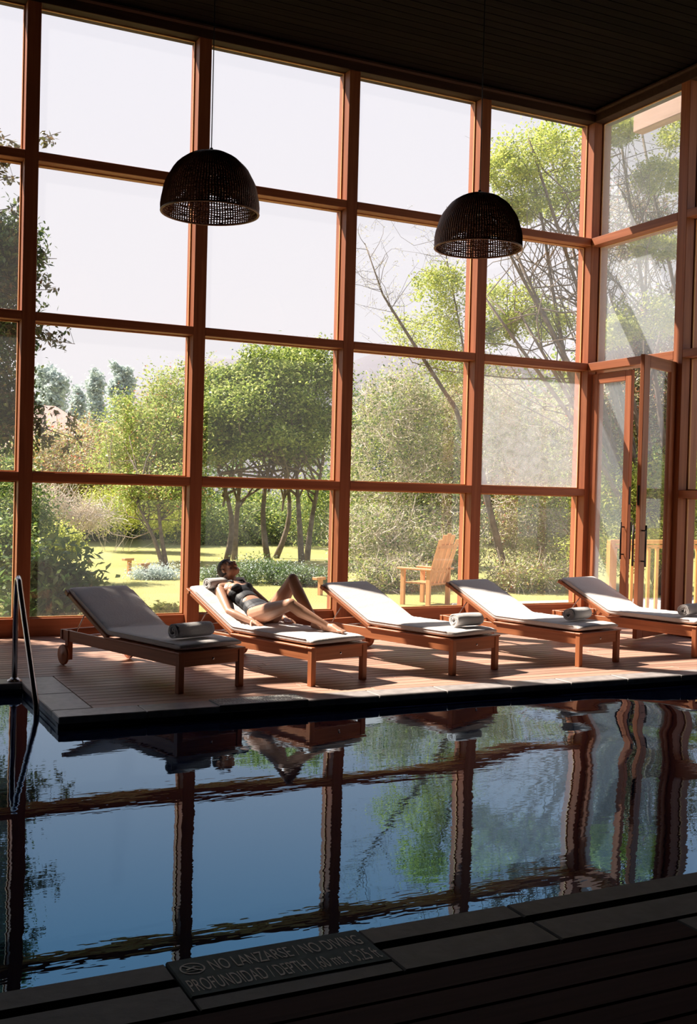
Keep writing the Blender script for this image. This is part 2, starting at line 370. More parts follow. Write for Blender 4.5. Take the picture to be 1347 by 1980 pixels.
# coping: slabs
cop = empty('coping'); cop['kind'] = 'structure'
def slab(x0, x1, y0, y1, z1=.004, mat='coping', t_=.05):
    return member('slab', x0+.003, x1-.003, y0+.003, y1-.003, z1-t_, z1, M[mat], cop, .006)
x = -.52
while x < 6.35:
    x1 = min(x+.61, 6.4)
    slab(x, x1, -3.985, -3.74, mat='farcoping'); x = x1
yy = -3.74
for k_ in range(2): slab(-.52, -.23, yy, yy+.62 if k_ == 0 else -2.36, mat='farcoping'); yy += .62
x = -.52
while x > -8: slab(x-.61, x, -2.6, -2.36, mat='farcoping'); x -= .61
slab(6.4, XC, -3.985, -3.74, mat='farcoping'); slab(6.4, XC, -7.95, -3.985)
SIGN_X0, SIGN_X1 = -.985, -.285
for a_, b_ in ((-8, -6.2), (-6.2, -4.4), (-4.4, -2.7), (-2.7, SIGN_X0), (SIGN_X1, .35), (.35, 1.5), (1.5, 2.7), (2.7, 3.9), (3.9, 5.1), (5.1, 6.4), (6.4, XC)):
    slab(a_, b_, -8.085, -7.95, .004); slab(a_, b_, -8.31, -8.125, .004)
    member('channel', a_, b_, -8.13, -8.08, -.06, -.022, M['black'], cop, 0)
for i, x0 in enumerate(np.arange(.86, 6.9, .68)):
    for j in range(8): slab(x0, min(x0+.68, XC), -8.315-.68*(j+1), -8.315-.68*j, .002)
# fascia below far coping and pool basin
pool = MB()
pool.box(-.52, 6.4, -3.975, -3.90, -1.7, -.045); pool.box(-.51, -.44, -3.97, -2.6, -1.7, -.045); pool.box(-8, -.51, -2.59, -2.52, -1.7, -.045)
pool.box(-8, 6.4, -7.97, -7.94+-.0, -1.7, -.045); pool.box(6.4, 6.47, -7.97, -3.9, -1.7, -.045); pool.box(-8.07, -8, -7.97, -2.52, -1.7, -.02)
pool.box(-8, 6.4, -7.97, -2.55, -1.78, -1.7)
pool.build('pool_basin', M['pool'], kind='structure')
wt = MB(); zw = -.081
wt.add([(-8, -7.94, zw), (6.4, -7.94, zw), (6.4, -3.975, zw), (-.515, -3.975, zw), (-.515, -2.59, zw), (-8, -2.59, zw)], [(0, 1, 2, 3, 4, 5)])
tag(wt.build('pool_water', M['water']), 'still dark blue pool water mirroring the tall windows', 'water')
# ceiling
ZC = 6.56
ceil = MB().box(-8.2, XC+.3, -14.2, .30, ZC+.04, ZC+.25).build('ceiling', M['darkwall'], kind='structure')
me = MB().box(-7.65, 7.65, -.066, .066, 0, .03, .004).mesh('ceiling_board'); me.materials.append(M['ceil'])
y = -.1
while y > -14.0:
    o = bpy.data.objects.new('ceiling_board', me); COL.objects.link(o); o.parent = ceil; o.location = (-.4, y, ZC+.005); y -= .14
# header beams and cornice
tr1 = empty('trim_1'); tr1['kind'] = 'structure'
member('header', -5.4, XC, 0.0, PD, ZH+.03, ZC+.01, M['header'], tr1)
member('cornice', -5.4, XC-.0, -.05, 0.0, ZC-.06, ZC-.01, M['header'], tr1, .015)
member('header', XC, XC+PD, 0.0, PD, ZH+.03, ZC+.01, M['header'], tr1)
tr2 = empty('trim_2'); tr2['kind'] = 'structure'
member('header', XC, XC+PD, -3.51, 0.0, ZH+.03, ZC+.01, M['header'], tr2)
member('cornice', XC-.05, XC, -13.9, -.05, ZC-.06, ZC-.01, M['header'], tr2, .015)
# closed walls out of view
def wall(name, *a):
    return MB().box(*a).build(name, M['darkwall'], kind='structure')
wall('wall_left', -8.25, -8.0, -14, .27, -.3, ZC+.04)
wall('wall_near', -8.25, XC+.3, -14.25, -14.0, -.3, ZC+.04)
wall('wall_right', XC, XC+.27, -14, -3.51, -.3, ZC+.04)
wall('wall_back', -8.0, WX0-PW, 0, .27, -.3, ZC+.04)

# window wall
postw = empty('wall_window'); postw['kind'] = 'structure'
n_bays = 7
for i in range(n_bays):
    xr = WX0+i*BAY
    member('post', xr-PW, xr, 0, PD, -.03, ZH+.03, M['post_z'], postw)
# corner post: two members with glass groove
member('post', XC, XC+.125, 0, PD, -.03, ZH+.03, M['post_z'], postw)
member('post', XC+.14, XC+.27, 0.0, PD, -.03, ZH+.03, M['post_z'], postw)
member('post', XC+.12, XC+.145, 0.03, PD-.01, -.03, ZH+.03, M['bead'], postw)
def opening_x(win, x0, x1, z0, z1, gm, sill=False):
    """sash frame + pane filling an opening in the y plane"""
    fw = .014
    # beads either side of the glass
    s_ = MB()
    for (a_, b_) in ((.135, .158),):
        s_.box(x0, x0+fw, a_, b_, z0, z1, .003); s_.box(x1-fw, x1, a_, b_, z0, z1, .003)
        s_.box(x0+fw, x1-fw, a_, b_, z0, z0+fw, .003); s_.box(x0+fw, x1-fw, a_, b_, z1-fw, z1, .003)
    so = s_.build('sash', M['bead'], win)
    MB().box(x0+fw-.006, x1-fw+.006, .143, .149, z0+fw-.006, z1-fw+.006).build('pane', gm, so)
nwin = 0
for i in range(n_bays):
    nwin += 1
    x0 = WX0+i*BAY; x1 = x0+BAY-PW if i < n_bays-1 else XC
    win = empty('window_%d' % nwin); win['kind'] = 'structure'
    for z in ZT:
        member('transom', x0, x1, .0, PD-.01, z-TH, z, M['post_x'], win)
    member('sill', x0, x1, .09, PD, -.03, .185, M['post_x'], win)
    zs = [.185]+ZT; ze = [z-TH for z in ZT]+[ZH]
    for r_ in range(4):
        gm = M['glass']
        if i == n_bays-1 and r_ == 1: gm = M['glass_dusty']
        opening_x(win, x0, x1, zs[r_], ze[r_]+(.03 if r_ == 3 else 0), gm)
# right wall: bays going towards the room
RY = [0.0, -1.555]; 
PR = .15
def opening_y(win, y0, y1, z0, z1, gm):
    fw = .014; X0 = XC
    s_ = MB(); a_, b_ = X0+.135, X0+.158
    s_.box(a_, b_, y0, y0+fw, z0, z1, .003); s_.box(a_, b_, y1-fw, y1, z0, z1, .003)
    s_.box(a_, b_, y0+fw, y1-fw, z0, z0+fw, .003); s_.box(a_, b_, y0+fw, y1-fw, z1-fw, z1, .003)
    so = s_.build('sash', M['bead'], win)
    MB().box(X0+.143, X0+.149, y0+fw-.006, y1-fw+.006, z0+fw-.006, z1-fw+.006).build('pane', gm, so)
ystart = 0.0
bays = [(0.0, -1.555), (-1.705, -3.36)]
posty = empty('wall_side'); posty['kind'] = 'structure'
for k_, (ya, yb) in enumerate(bays):
    nwin += 1
    win = empty('window_%d' % nwin); win['kind'] = 'structure'
    if k_ < 2:
        for (xa, xb) in ((XC, XC+.125), (XC+.14, XC+.27)):
            member('post', xa, xb, yb-PR, yb, -.03, ZH+.03, M['post_z'], posty)
        member('post', XC+.12, XC+.145, yb-PR+.02, yb-.01, -.03, ZH+.03, M['bead'], posty)
    for j, z in enumerate(ZT):
        if k_ == 0 and j == 0: continue
        member('transom', XC, XC+PD-.01, yb, ya, z-TH-(.01 if k_ == 0 else 0), z, M['post_y'], win)
    zs = [.185]+ZT; ze = [z-TH for z in ZT]+[ZH+.03]
    for r_ in range(4):
        if k_ == 0 and r_ < 2: continue
        opening_y(win, yb, ya, zs[r_], ze[r_], M['glass_side'] if k_ == 0 else M['glass'])
    if k_ > 0: member('sill', XC+.10, XC+PD, yb, ya, -.03, .185, M['post_y'], win)

# doors
def door_leaf(name, loc, rz, mirror=1):
    """leaf in local XZ plane, hinge at origin, extends +x by 0.76"""
    o = empty(name, loc, rz); o['kind'] = 'structure'
    W_, H_, T_, st = (.755 if mirror > 0 else .865), 3.17, .05, (.115 if mirror > 0 else .15)
    def mb(nm, x0, x1, z0, z1, mt): return member(nm, x0, x1, -T_/2, T_/2, z0, z1, mt, o, .004)
    mb('stile', 0, st, .02, H_, M['post_z']); mb('stile', W_-st, W_, .02, H_, M['post_z'])
    mb('rail', st, W_-st, H_-.13, H_, M['post_x']); mb('rail', st, W_-st, .02, .22, M['post_x'])
    MB().box(st-.005, W_-st+.005, -.004, .004, .215, H_-.125).build('pane', M['glass_door'] if mirror > 0 else M['glass'], o)
    for sgn in (-1, 1):
        h = MB(); hx = W_-.055; yy_ = sgn*.075
        h.tube([(hx, yy_, .82), (hx, yy_, 1.28)], .011, 10)
        for zz in (.88, 1.22): h.tube([(hx, sgn*.02, zz), (hx, yy_, zz)], .008, 8)
        h.build('handle', M['black'], o, smooth=True)
    MB().box(W_-.001, W_+.003, -.012, .012, 1.5, 1.72).build('lock_plate', M['black'], o)
    return o
door_leaf('door_1', (XC+.09, -.015, 0), -pi/2, 1)
ang = atan2(-1.86+1.56, 6.30-6.985)
door_leaf('door_2', (XC-.005, -1.60, 0), ang, -1)
thr = MB().box(XC, XC+PD, -1.555, 0, -.03, .012, .003).build('door_threshold', M['post_y'], kind='structure')

# ------------------------------------------------------------------ loungers
def lounger_geo():
    """local: x across 0..W, y along 0 (foot) .. L (head)"""
    pass
LW, LL, HZ, UH = .62, 1.84, .30, 1.06
BA = radians(25.5)
def make_lounger(label):
    root = empty('sun_lounger'); tag(root, label, 'lounger', 'sun loungers in a row along the window')
    lg = .05
    for (x, y) in ((0, 0), (LW-lg, 0), (0, LL-.16), (LW-lg, LL-.16)):
        zb = 0.0 if y == 0 else .045
        MB().box(0, lg, 0, lg, zb, HZ, .003).build('leg', M['lounge_z'], root, loc=(x, y, 0))
    for x in (.008, LW-.034):
        MB().box(0, .026, lg if 1 else 0, LL-.05, HZ-.095, HZ, .003).build('side_rail', M['lounge'], root, loc=(x, 0, 0))
    er = MB().box(lg, LW-lg, .008, .034, HZ-.10, HZ, .003).build('end_rail', M['lounge_x'], root)
    MB().ellipsoid((LW*.52, .006, HZ-.055), (.011, 0, 0), (0, .004, 0), (0, 0, .011), 12, 6).build('bolt', M['steel'], er, smooth=True)
    MB().box(0, LW, LL-.055, LL-.02, HZ-.085, HZ, .003).build('end_rail', M['lounge_x'], root)
    MB().box(lg*.5, LW-lg*.5, UH-.02, UH+.03, HZ-.08, HZ-.02, .003).build('cross_rail', M['lounge_x'], root)
    # platform rim and slats (flat part)
    MB().box(-.008, LW+.008, -.008, .052, HZ, HZ+.014, .003).build('rim', M['lounge_x'], root)
    for x in (-.008, LW-.032):
        MB().box(x, x+.04, .052, UH, HZ, HZ+.014, .003).build('rim', M['lounge'], root)
    ms = MB().box(.034, LW-.034, 0, .055, -.004, .012, .002).mesh('slat'); ms.materials.append(M['lounge_x'])
    for k_ in range(13):
        o = link('slat', ms, None, root, (0, .065+k_*.072, HZ))
    # backrest in its own tilt
    bk = empty('backrest', (0, UH, HZ+.004), 0, root); bk.rotation_euler = (BA, 0, 0)
    BLn = .75
    for x in (0, LW-.035): MB().box(x, x+.035, 0, BLn, -.012, .022, .003).build('stile', M['lounge'], bk)
    MB().box(-.006, LW+.006, BLn-.045, BLn+.01, -.014, .024, .003).build('top_rail', M['lounge_x'], bk)
    for k_ in range(9): link('slat', ms, None, bk, (0, .02+k_*.073, 0))
    # support struts
    for x in (.05, LW-.05):
        MB().tube([(x, UH+.45*cos(BA), HZ+.45*sin(BA)-.01), (x, UH+.60, HZ-.05)], .005, 8).build('support_strut', M['steel'], root, smooth=True)
    MB().tube([(.02, UH+.60, HZ-.05), (LW-.02, UH+.60, HZ-.05)], .006, 8).build('support_bar', M['steel'], root, smooth=True)
    # wheels
    for x in (-.035, LW+.003):
        wv = MB(); prof = [(.0, 0), (.025, 0), (.03, .004), (.075, .004), (.088, .008), (.09, .016), (.088, .024), (.075, .028), (.03, .028), (.025, .032), (0, .032)]
        wv.lathe(prof, n=28); wv.v = [(z, x_, y_) for (x_, y_, z) in wv.v]
        wv.build('wheel', M['lounge_z'], root, smooth=True, loc=(x, LL-.12, .09))
    cushion(root)
    return root
def cushion(root, seed=0):
    rg = random.Random(seed)
    T_ = .058; W_ = .585; x0 = (LW-W_)/2
    # path of the cushion's underside: flat, bend, slope
    pts = []
    y0 = .012; zb = HZ+.016; n = 62; total = (UH-y0)+.735
    for i in range(n+1):
        s_ = total*i/n
        R = .17; s0 = UH-y0-R*BA/2+.02
        if s_ < s0: p = (y0+s_, zb); a = 0
        elif s_ < s0+R*BA: a = (s_-s0)/R; p = (y0+s0+R*sin(a), zb+R*(1-cos(a)))
        else:
            a = BA; r_ = s_-s0-R*BA; p = (y0+s0+R*sin(a)+r_*cos(a), zb+R*(1-cos(a))+r_*sin(a))
        pts.append((p[0], p[1]+.006, a))
    m = 28; vs = []; fs = []
    for i, (y_, z_, a) in enumerate(pts):
        e_ = min(i, n-i)/3.0; sh = 1-.5*max(0, 1-e_)**2.2
        for k_ in range(m):
            t_ = 2*pi*k_/m; c, s_ = cos(t_), sin(t_)
            ex = abs(c)**.22*(1 if c > 0 else -1); ey = abs(s_)**.45*(1 if s_ > 0 else -1)
            bx = ex*W_/2*(1-.012*max(0, 1-e_)); bz = ey*T_/2*sh
            if s_ > .2:
                nb = sum(sin(u*.9+bx*v_*40) for u, v_ in ((i*1.3, .3), (i*2.1+1, -.25)))*.0012
                near = math.exp(-((y_-UH)/.16)**2)
                bz += nb+near*.0035*sin(y_*120+bx*9)+.004*(1-(bx/(W_/2))**2)
            zc = T_/2+bz
            vs.append((LW/2+bx, y_-zc*sin(a), z_+zc*cos(a)))
    for i in range(n):
        for k_ in range(m):
            j = (k_+1) % m; fs.append((i*m+k_, i*m+j, (i+1)*m+j, (i+1)*m+k_))
    fs.append(tuple(range(m-1, -1, -1))); fs.append(tuple(n*m+k_ for k_ in range(m)))
    c = MB().add(vs, [tuple(reversed(f)) for f in fs]).build('cushion', M['cushion'], root, smooth=True)
    pp = MB()
    for sgn in (-1, 1):
        pp.tube([(LW/2+sgn*(W_/2+.0005), y_-(T_*.82)*sin(a), z_+T_*.82*cos(a)) for (y_, z_, a) in pts[3:-3]], .0035, 6)
    pp.build('piping', M['cushion'], c, smooth=True)
    return c
LNG = [((.489, -3.43), 17, 'shaded lounger nearest the ladder, cushion in shadow with a rolled towel'),
       ((1.576, -3.458), 17, 'sunlit wooden lounger that the woman lies on'),
       ((2.964, -3.348), 16.5, 'wooden lounger directly right of the woman, sunlit cushion and towel'),
       ((4.364, -3.299), 14, 'second wooden lounger right of the woman, square to the glass, with towel'),
       ((5.901, -3.179), 14, 'wooden lounger by the glass door, its foot end cut off by the frame')]
def cp(o, parent):
    c = o.copy(); COL.objects.link(c); c.parent = parent
    for ch in KIDS.get(o, []): cp(ch, c)
    return c
KIDS = {}
def index_kids():
    KIDS.clear()
    for o in bpy.data.objects:
        if o.parent: KIDS.setdefault(o.parent, []).append(o)
proto = make_lounger(LNG[0][2]); index_kids()
loungers = []
for i, ((x, y), a, lb) in enumerate(LNG):
    o = proto if i == 0 else cp(proto, None)
    o.location = (x, y, 0); o.rotation_euler = (0, 0, radians(a)); o['label'] = lb
    loungers.append(o)
def loc2w(i, u, v, h):
    (x, y), a, _ = LNG[i]; A = radians(a)
    return np.array([x+v*cos(A)-u*sin(A), y+v*sin(A)+u*cos(A), h])

# towels
def towel_mesh(W_=.36, turns=3.6, R=.072, seed=1):
    rg = random.Random(seed); n = 120; mseg = 14; th = .0105
    vs = []; fs = []
    def rr(t_): return .012+(R-.012-th)*t_
    for j in range(mseg+1):
        xx = -W_/2+W_*j/mseg
        pinch = 1-.05*(2*abs(xx)/W_)**4
        for side in (0, 1):
            for i in range(n+1):
                t_ = i/n; ang_ = turns*2*pi*t_; r_ = (rr(t_)+side*th)*pinch
                if side == 1 and t_ > .97: r_ -= th*.6*(t_-.97)/.03
                wob = .0012*sin(ang_*3+xx*21+seed)
                ex = xx+(.006*sin(ang_*1.7+seed) if j in (0, mseg) else 0)*(1-t_)
                vs.append((ex, (r_+wob)*cos(ang_), (r_+wob)*sin(ang_)*.93))
    N = n+1
    def id_(j, s_, i): return j*2*N+s_*N+i
    for j in range(mseg):
        for i in range(n):
            fs.append((id_(j, 1, i), id_(j, 1, i+1), id_(j+1, 1, i+1), id_(j+1, 1, i)))
            fs.append((id_(j, 0, i), id_(j+1, 0, i), id_(j+1, 0, i+1), id_(j, 0, i+1)))
        fs.append((id_(j, 0, n), id_(j+1, 0, n), id_(j+1, 1, n), id_(j, 1, n)))
        fs.append((id_(j, 0, 0), id_(j, 1, 0), id_(j+1, 1, 0), id_(j+1, 0, 0)))
    for i in range(n):
        fs.append((id_(0, 0, i), id_(0, 0, i+1), id_(0, 1, i+1), id_(0, 1, i)))
        fs.append((id_(mseg, 0, i), id_(mseg, 1, i), id_(mseg, 1, i+1), id_(mseg, 0, i+1)))
    return MB().add(vs, fs)
TOP = HZ+.016+.006+.058
TW = [(0, .22, .07+.19, 2, 'rolled towel on the shaded lounger nearest the ladder', .36),
      (2, .17, .36, -8, 'rolled white towel on the lounger beside the woman, partly sunlit', .30),
      (3, .30, .34, 6, 'rolled white towel lying on the square-set fourth lounger', .32),
      (4, .24, .27, 6, 'rolled white towel at the right frame edge on the last lounger', .34)]
for (i, u, v, da, lb, wd) in TW:
    o = towel_mesh(wd, seed=i+1).build('rolled_towel', M['towel'], smooth=True)
    o.location = loc2w(i, u, v, TOP+.0665); o.rotation_euler = (0, 0, radians(LNG[i][1]+da))
    tag(o, lb, 'towel', 'rolled towels on the loungers')

# ------------------------------------------------------------------ the woman
def Lw(u, v, h):
    A = radians(15); return np.array([1.576+v*cos(A)-u*sin(A), -3.458+v*sin(A)+u*cos(A), h])
def cone(mb, a, b, ra, rb, n=14, k_=7):
    a = np.array(a, float); b = np.array(b, float)
    pts = []; rad = []
    d = (b-a)/np.linalg.norm(b-a)
    for q in range(4): ph = pi/2*(1-q/4); pts.append(a-d*ra*sin(ph)); rad.append(max(.0008, ra*cos(ph)))
    for q in range(k_+1): f_ = q/k_; pts.append(a+(b-a)*f_); rad.append(ra+(rb-ra)*f_)
    for q in range(1, 5): ph = pi/2*q/4; pts.append(b+d*rb*sin(ph)); rad.append(max(.0008, rb*cos(ph)))
    mb.tube(pts, rad, n)
def limb(mb, pts, rads):
    for i in range(len(pts)-1): cone(mb, pts[i], pts[i+1], rads[i], rads[i+1])
A15 = radians(15)
UD = np.array([-sin(A15), cos(A15), 0]); VD = np.array([cos(A15), sin(A15), 0]); ZD = np.array([0, 0, 1.])
def vec(u, v, h): q = UD*u+VD*v+ZD*h; return q/np.linalg.norm(q)
body = MB()
pelv = Lw(1.10, .325, .465); waist = Lw(1.27, .325, .535); chest = Lw(1.45, .325, .615); shc = Lw(1.56, .325, .655)
tax = vec(.46, 0, .20); tn = vec(-.20, 0, .46)       # torso axis and its front normal
# torso stack of ellipsoids
def tell(c, sv, sn, sa): body.ellipsoid(c, VD*sv, tn*sn, tax*sa, 20, 14)
tell(pelv, .150, .092, .12); tell(pelv+tax*.075, .132, .082, .12); tell(waist, .108, .072, .12); tell(waist+tax*.07, .112, .076, .11)
tell(chest-tax*.01, .132, .088, .12); tell(chest+tax*.06, .138, .082, .10); tell(shc-tax*.01, .145, .058, .065)
for s_ in (-1, 1):
    body.ellipsoid(chest+VD*s_*.062+tn*.055+tax*.0, VD*.056, tn*.048, tax*.056, 16, 10)
    limb(body, [shc+tn*.0, shc+VD*s_*.135+tax*.0-tn*.005], [.055, .050])
    limb(body, [shc+tax*.03+VD*s_*.02, shc+VD*s_*.12+tax*.0], [.040, .040])
nb = shc+tax*.035; hc = Lw(1.655, .34, .815)
limb(body, [nb-tax*.04, nb+tax*.02, hc-ZD*.045-UD*.0], [.062, .052, .050])
# arms
nSh = Lw(1.535, .165, .630); nEl = Lw(1.26, .075, .475); nWr = Lw(1.00, .135, .412)
fSh = Lw(1.575, .485, .650); fEl = Lw(1.31, .590, .47); fWr = Lw(1.02, .53, .412)
for (a_, b_, c_) in ((nSh, nEl, nWr), (fSh, fEl, fWr)):
    limb(body, [a_, a_+(b_-a_)*.35, b_], [.049, .043, .035]); limb(body, [b_, b_+(c_-b_)*.3, c_], [.036, .037, .0235])
# legs
nHip = Lw(1.05, .235, .452); nKn = Lw(.560, .215, .60); nAn = Lw(.295, .415, .425)
fHip = Lw(1.05, .405, .455); fKn = Lw(.75, .385, .785); fAn = Lw(.470, .430, .430)
for (a_, b_, c_) in ((nHip, nKn, nAn), (fHip, fKn, fAn)):
    limb(body, [a_, a_+(b_-a_)*.35, a_+(b_-a_)*.8, b_], [.088, .080, .058, .052])
    d = (c_-b_); back = -np.cross(np.cross(d, (a_-b_)), d); back = back/np.linalg.norm(back)
    calf = b_+d*.3-back*0.0
    sgn = 1 if back@(a_-b_) > 0 else -1
    limb(body, [b_, b_+d*.3+back*sgn*.014, b_+d*.75, c_], [.050, .053, .034, .030])
    body.ellipsoid(b_+(-(a_-b_)/np.linalg.norm(a_-b_)-d/np.linalg.norm(d))*.012, VD*.04, ZD*.04, UD*.04, 14, 10)
# feet: ankle -> heel -> ball -> toes
def foot(an, dirv, side):
    dirv = dirv/np.linalg.norm(dirv); h0 = TOP+.006
    sd = np.cross(ZD, dirv)
    heel = an.copy(); heel[2] = h0+.028; heel = heel-dirv*.03
    limb(body, [an, heel], [.031, .030])
    ball = heel+dirv*.165; ball[2] = h0+.018
    mid = an+dirv*.055; mid[2] = h0+.042
    limb(body, [heel, ball], [.028, .021]); limb(body, [an, mid, ball], [.028, .030, .018])
    limb(body, [mid-sd*.012, ball-sd*.024], [.022, .016]); limb(body, [mid+sd*.012, ball+sd*.024], [.022, .014])
    for q in range(5):
        o_ = (q-2)*.0165*side; ln = (.050, .045, .040, .034, .027)[q]; r_ = (.0115, .0085, .008, .0078, .0075)[q]
        a_ = ball+sd*o_+dirv*.004; b_ = a_+dirv*ln+ZD*.004; b_[2] = h0+.013
        limb(body, [a_, (a_+b_)/2+ZD*.005, b_], [r_*1.15, r_, r_])
foot(nAn, -UD*.9+VD*.15, 1); foot(fAn, -UD*.95+VD*.05, -1)
def hand(wr, dirv, palmdown, side, curl=.5):
    dirv = dirv/np.linalg.norm(dirv); nrm_ = palmdown-dirv*(palmdown@dirv); nrm_ /= np.linalg.norm(nrm_); sd = np.cross(dirv, nrm_)
    palm = wr+dirv*.045
    body.ellipsoid(palm, dirv*.050, sd*.038, nrm_*.016, 14, 10)
    limb(body, [wr, palm], [.023, .018])
    for q in range(4):
        o_ = (q-1.5)*.0185; L_f = (.066, .075, .070, .056)[q]
        p = palm+dirv*.040+sd*o_; pts = [p-dirv*.015]; d = dirv.copy(); 
        for sgm, fr_ in ((0, .45), (1, .32), (2, .23)):
            a_ = curl*(.5+.5*sgm)
            d = dirv*cos(a_)+nrm_*sin(a_); p = p+d*L_f*fr_; pts.append(p)
        limb(body, pts, [.0092, .0088, .0080, .0072])
    p = palm-dirv*.018+sd*side*.030
    limb(body, [p, p+(dirv*.5+sd*side*.8+nrm_*.3)*.030, p+(dirv*.85+sd*side*.9+nrm_*.5)*.052], [.013, .0105, .0085])
hand(nWr, nWr-nEl+ZD*.02, -ZD+UD*.1, -1, .45); hand(fWr, fWr-fEl-VD*.08+ZD*.02, -ZD, 1, .5)
# head
ha = vec(.78, -.16, .50); hf = vec(-.42, .06, .86); hf = hf-ha*(hf@ha); hf /= np.linalg.norm(hf); hs = np.cross(ha, hf)
def H(s_, f_, a_): return hc+hs*s_+hf*f_+ha*a_
def he(s_, f_, a_, rs, rf, ra): body.ellipsoid(H(s_, f_, a_), hs*rs, hf*rf, ha*ra, 16, 12)
he(0, -.012, .030, .073, .090, .080); he(0, .020, -.020, .058, .068, .080); he(0, .045, -.066, .034, .034, .032); he(0, .058, -.086, .020, .018, .016)
for s_ in (-1, 1):
    he(s_*.036, .058, -.022, .022, .020, .022); he(s_*.048, .02, -.06, .018, .04, .026); he(s_*.030, .072, .018, .020, .010, .008)
    he(s_*.030, .0705, .002, .0135, .010, .009)
    he(s_*.074, -.006, -.012, .007, .016, .027)
limb(body, [H(0, .078, .012), H(0, .094, -.010), H(0, .104, -.026)], [.009, .0095, .012])
for s_ in (-1, 1): he(s_*.012, .094, -.029, .008, .009, .007)
he(0, .087, -.046, .022, .010, .0055); he(0, .085, -.055, .019, .010, .006)
limb(body, [H(0, -.03, -.05), nb+tax*.01], [.050, .052])
bo = body.build('body', M['skin'])
md = bo.modifiers.new('r', 'REMESH'); md.mode = 'VOXEL'; md.voxel_size = .0048
ms_ = bo.modifiers.new('s', 'SMOOTH'); ms_.factor = .5; ms_.iterations = 5
dg = bpy.context.evaluated_depsgraph_get(); me = bpy.data.meshes.new_from_object(bo.evaluated_get(dg))
bpy.data.objects.remove(bo)
me.polygons.foreach_set('use_smooth', [True]*len(me.polygons))
if not me.materials: me.materials.append(M['skin'])
wom = empty('person', Lw(1.1, .325, TOP)); tag(wom, 'woman in charcoal cut-out swimsuit reclining on a lounger, face to the sun', 'person')
off = Vector(wom.location)
def child_mesh(name, V, Fc, mat, smooth=True):
    m_ = MB(); m_.v = [tuple(np.array(v)-np.array(off)) for v in V]; m_.f = Fc
    return m_.build(name, mat, wom, smooth)
bo = link('body', me, M['skin'], wom, -off)
# swimsuit: offset copy of torso faces
nv = len(me.vertices); co = np.empty(nv*3); me.vertices.foreach_get('co', co); co = co.reshape(-1, 3)
no = np.empty(nv*3); me.vertices.foreach_get('normal', no); no = no.reshape(-1, 3)
def seg_d(P_, a, b):
    ab = b-a; t_ = np.clip(((P_-a)@ab)/(ab@ab), 0, 1); return np.linalg.norm(P_-(a+t_[:, None]*ab), axis=1)
rel = co-pelv; ca = rel@tax; cv = rel@VD; cn = rel@tn
arms = np.minimum.reduce([seg_d(co, nSh, nEl)-.052, seg_d(co, nEl, nWr)-.045, seg_d(co, fSh, fEl)-.052, seg_d(co, fEl, fWr)-.045])
okv = (np.abs(cv) < .165) & (np.abs(cn) < .15) & (arms > 0)
top = .375-.06*np.clip(-cn/.08, 0, 1); cover = (ca < top) & (ca > -.02-.07*(1-np.clip(np.abs(cv)/.10, 0, 1)))
legcut = (ca < .055-.0) & (np.abs(cv) > .055+np.clip(ca+.06, 0, 1)*.75) & (cn > -.02)
cut = (((cv+.015)/.085)**2+((ca-.185)/.036)**2 < 1) & (cn > 0)
okv &= cover & ~legcut & ~cut
loops = np.empty(len(me.loops), dtype=np.int32); me.loops.foreach_get('vertex_index', loops)
ls = np.empty(len(me.polygons), dtype=np.int32); lt = np.empty(len(me.polygons), dtype=np.int32)
me.polygons.foreach_get('loop_start', ls); me.polygons.foreach_get('loop_total', lt)
fc = []; use = {}
for s_, n_ in zip(ls, lt):
    ids = loops[s_:s_+n_]
    if okv[ids].all(): fc.append(tuple(int(use.setdefault(int(i), len(use))) for i in ids))
keys = list(use.keys()); V_ = co[keys]+no[keys]*.0035
so = child_mesh('swimsuit', V_, fc, M['suit']); sm = so.modifiers.new('s', 'SOLIDIFY'); sm.thickness = .003
# halter straps
st = MB()
for s_ in (-1, 1):
    pts = [chest+VD*s_*.060+tn*.082+tax*.045, chest+VD*s_*.062+tn*.085+tax*.085, shc+VD*s_*.055+tn*.060+tax*.015, shc+VD*s_*.050+tn*.015+tax*.058, shc+VD*s_*.02-tn*.045+tax*.055]
    st.tube(pts, .009, 8)
child_mesh('halter_strap', st.v, st.f, M['suit'])
# hair: skull cap pulled back with a bun
hr = MB()
nh, mh = 28, 18; vs = []; fs = []
for i in range(mh+1):
    ph = pi*i/mh
    for k_ in range(nh):
        t_ = 2*pi*k_/nh
        vs.append(H(.079*sin(ph)*cos(t_), -.014+.096*sin(ph)*sin(t_), .030+.087*cos(ph)))
for i in range(mh):
    for k_ in range(nh):
        j = (k_+1) % nh; f4 = (i*nh+k_, i*nh+j, (i+1)*nh+j, (i+1)*nh+k_)
        c = sum(np.array(vs[q]) for q in f4)/4-hc; cf, ca2 = c@hf, c@ha
        if ca2 > .062+.0*cf or cf < -.018 and ca2 > -.045: fs.append(tuple(reversed(f4))) if True else None
        elif cf < .045 and ca2 > .03+.6*cf: fs.append(tuple(reversed(f4)))
hr.add(vs, fs); hr.ellipsoid(H(0, -.100, -.010), hs*.034, hf*.030, ha*.034, 16, 10)
child_mesh('hair', hr.v, hr.f, M['hair'])
ey = MB()
for s_ in (-1, 1):
    ey.tube([H(s_*.018, .0795, -.001), H(s_*.030, .0825, -.005), H(s_*.042, .076, -.002)], .0018, 6)
    ey.tube([H(s_*.015, .086, .022), H(s_*.030, .086, .027), H(s_*.046, .076, .022)], .0028, 6)
child_mesh('brow_and_lash', ey.v, ey.f, M['hair'])
lp = MB(); lp.ellipsoid(H(0, .0925, -.0465), hs*.020, hf*.0065, ha*.0045, 14, 8); lp.ellipsoid(H(0, .090, -.055), hs*.017, hf*.0065, ha*.005, 14, 8)
child_mesh('lips', lp.v, lp.f, plain('lip_skin', (.36, .12, .09), .4))
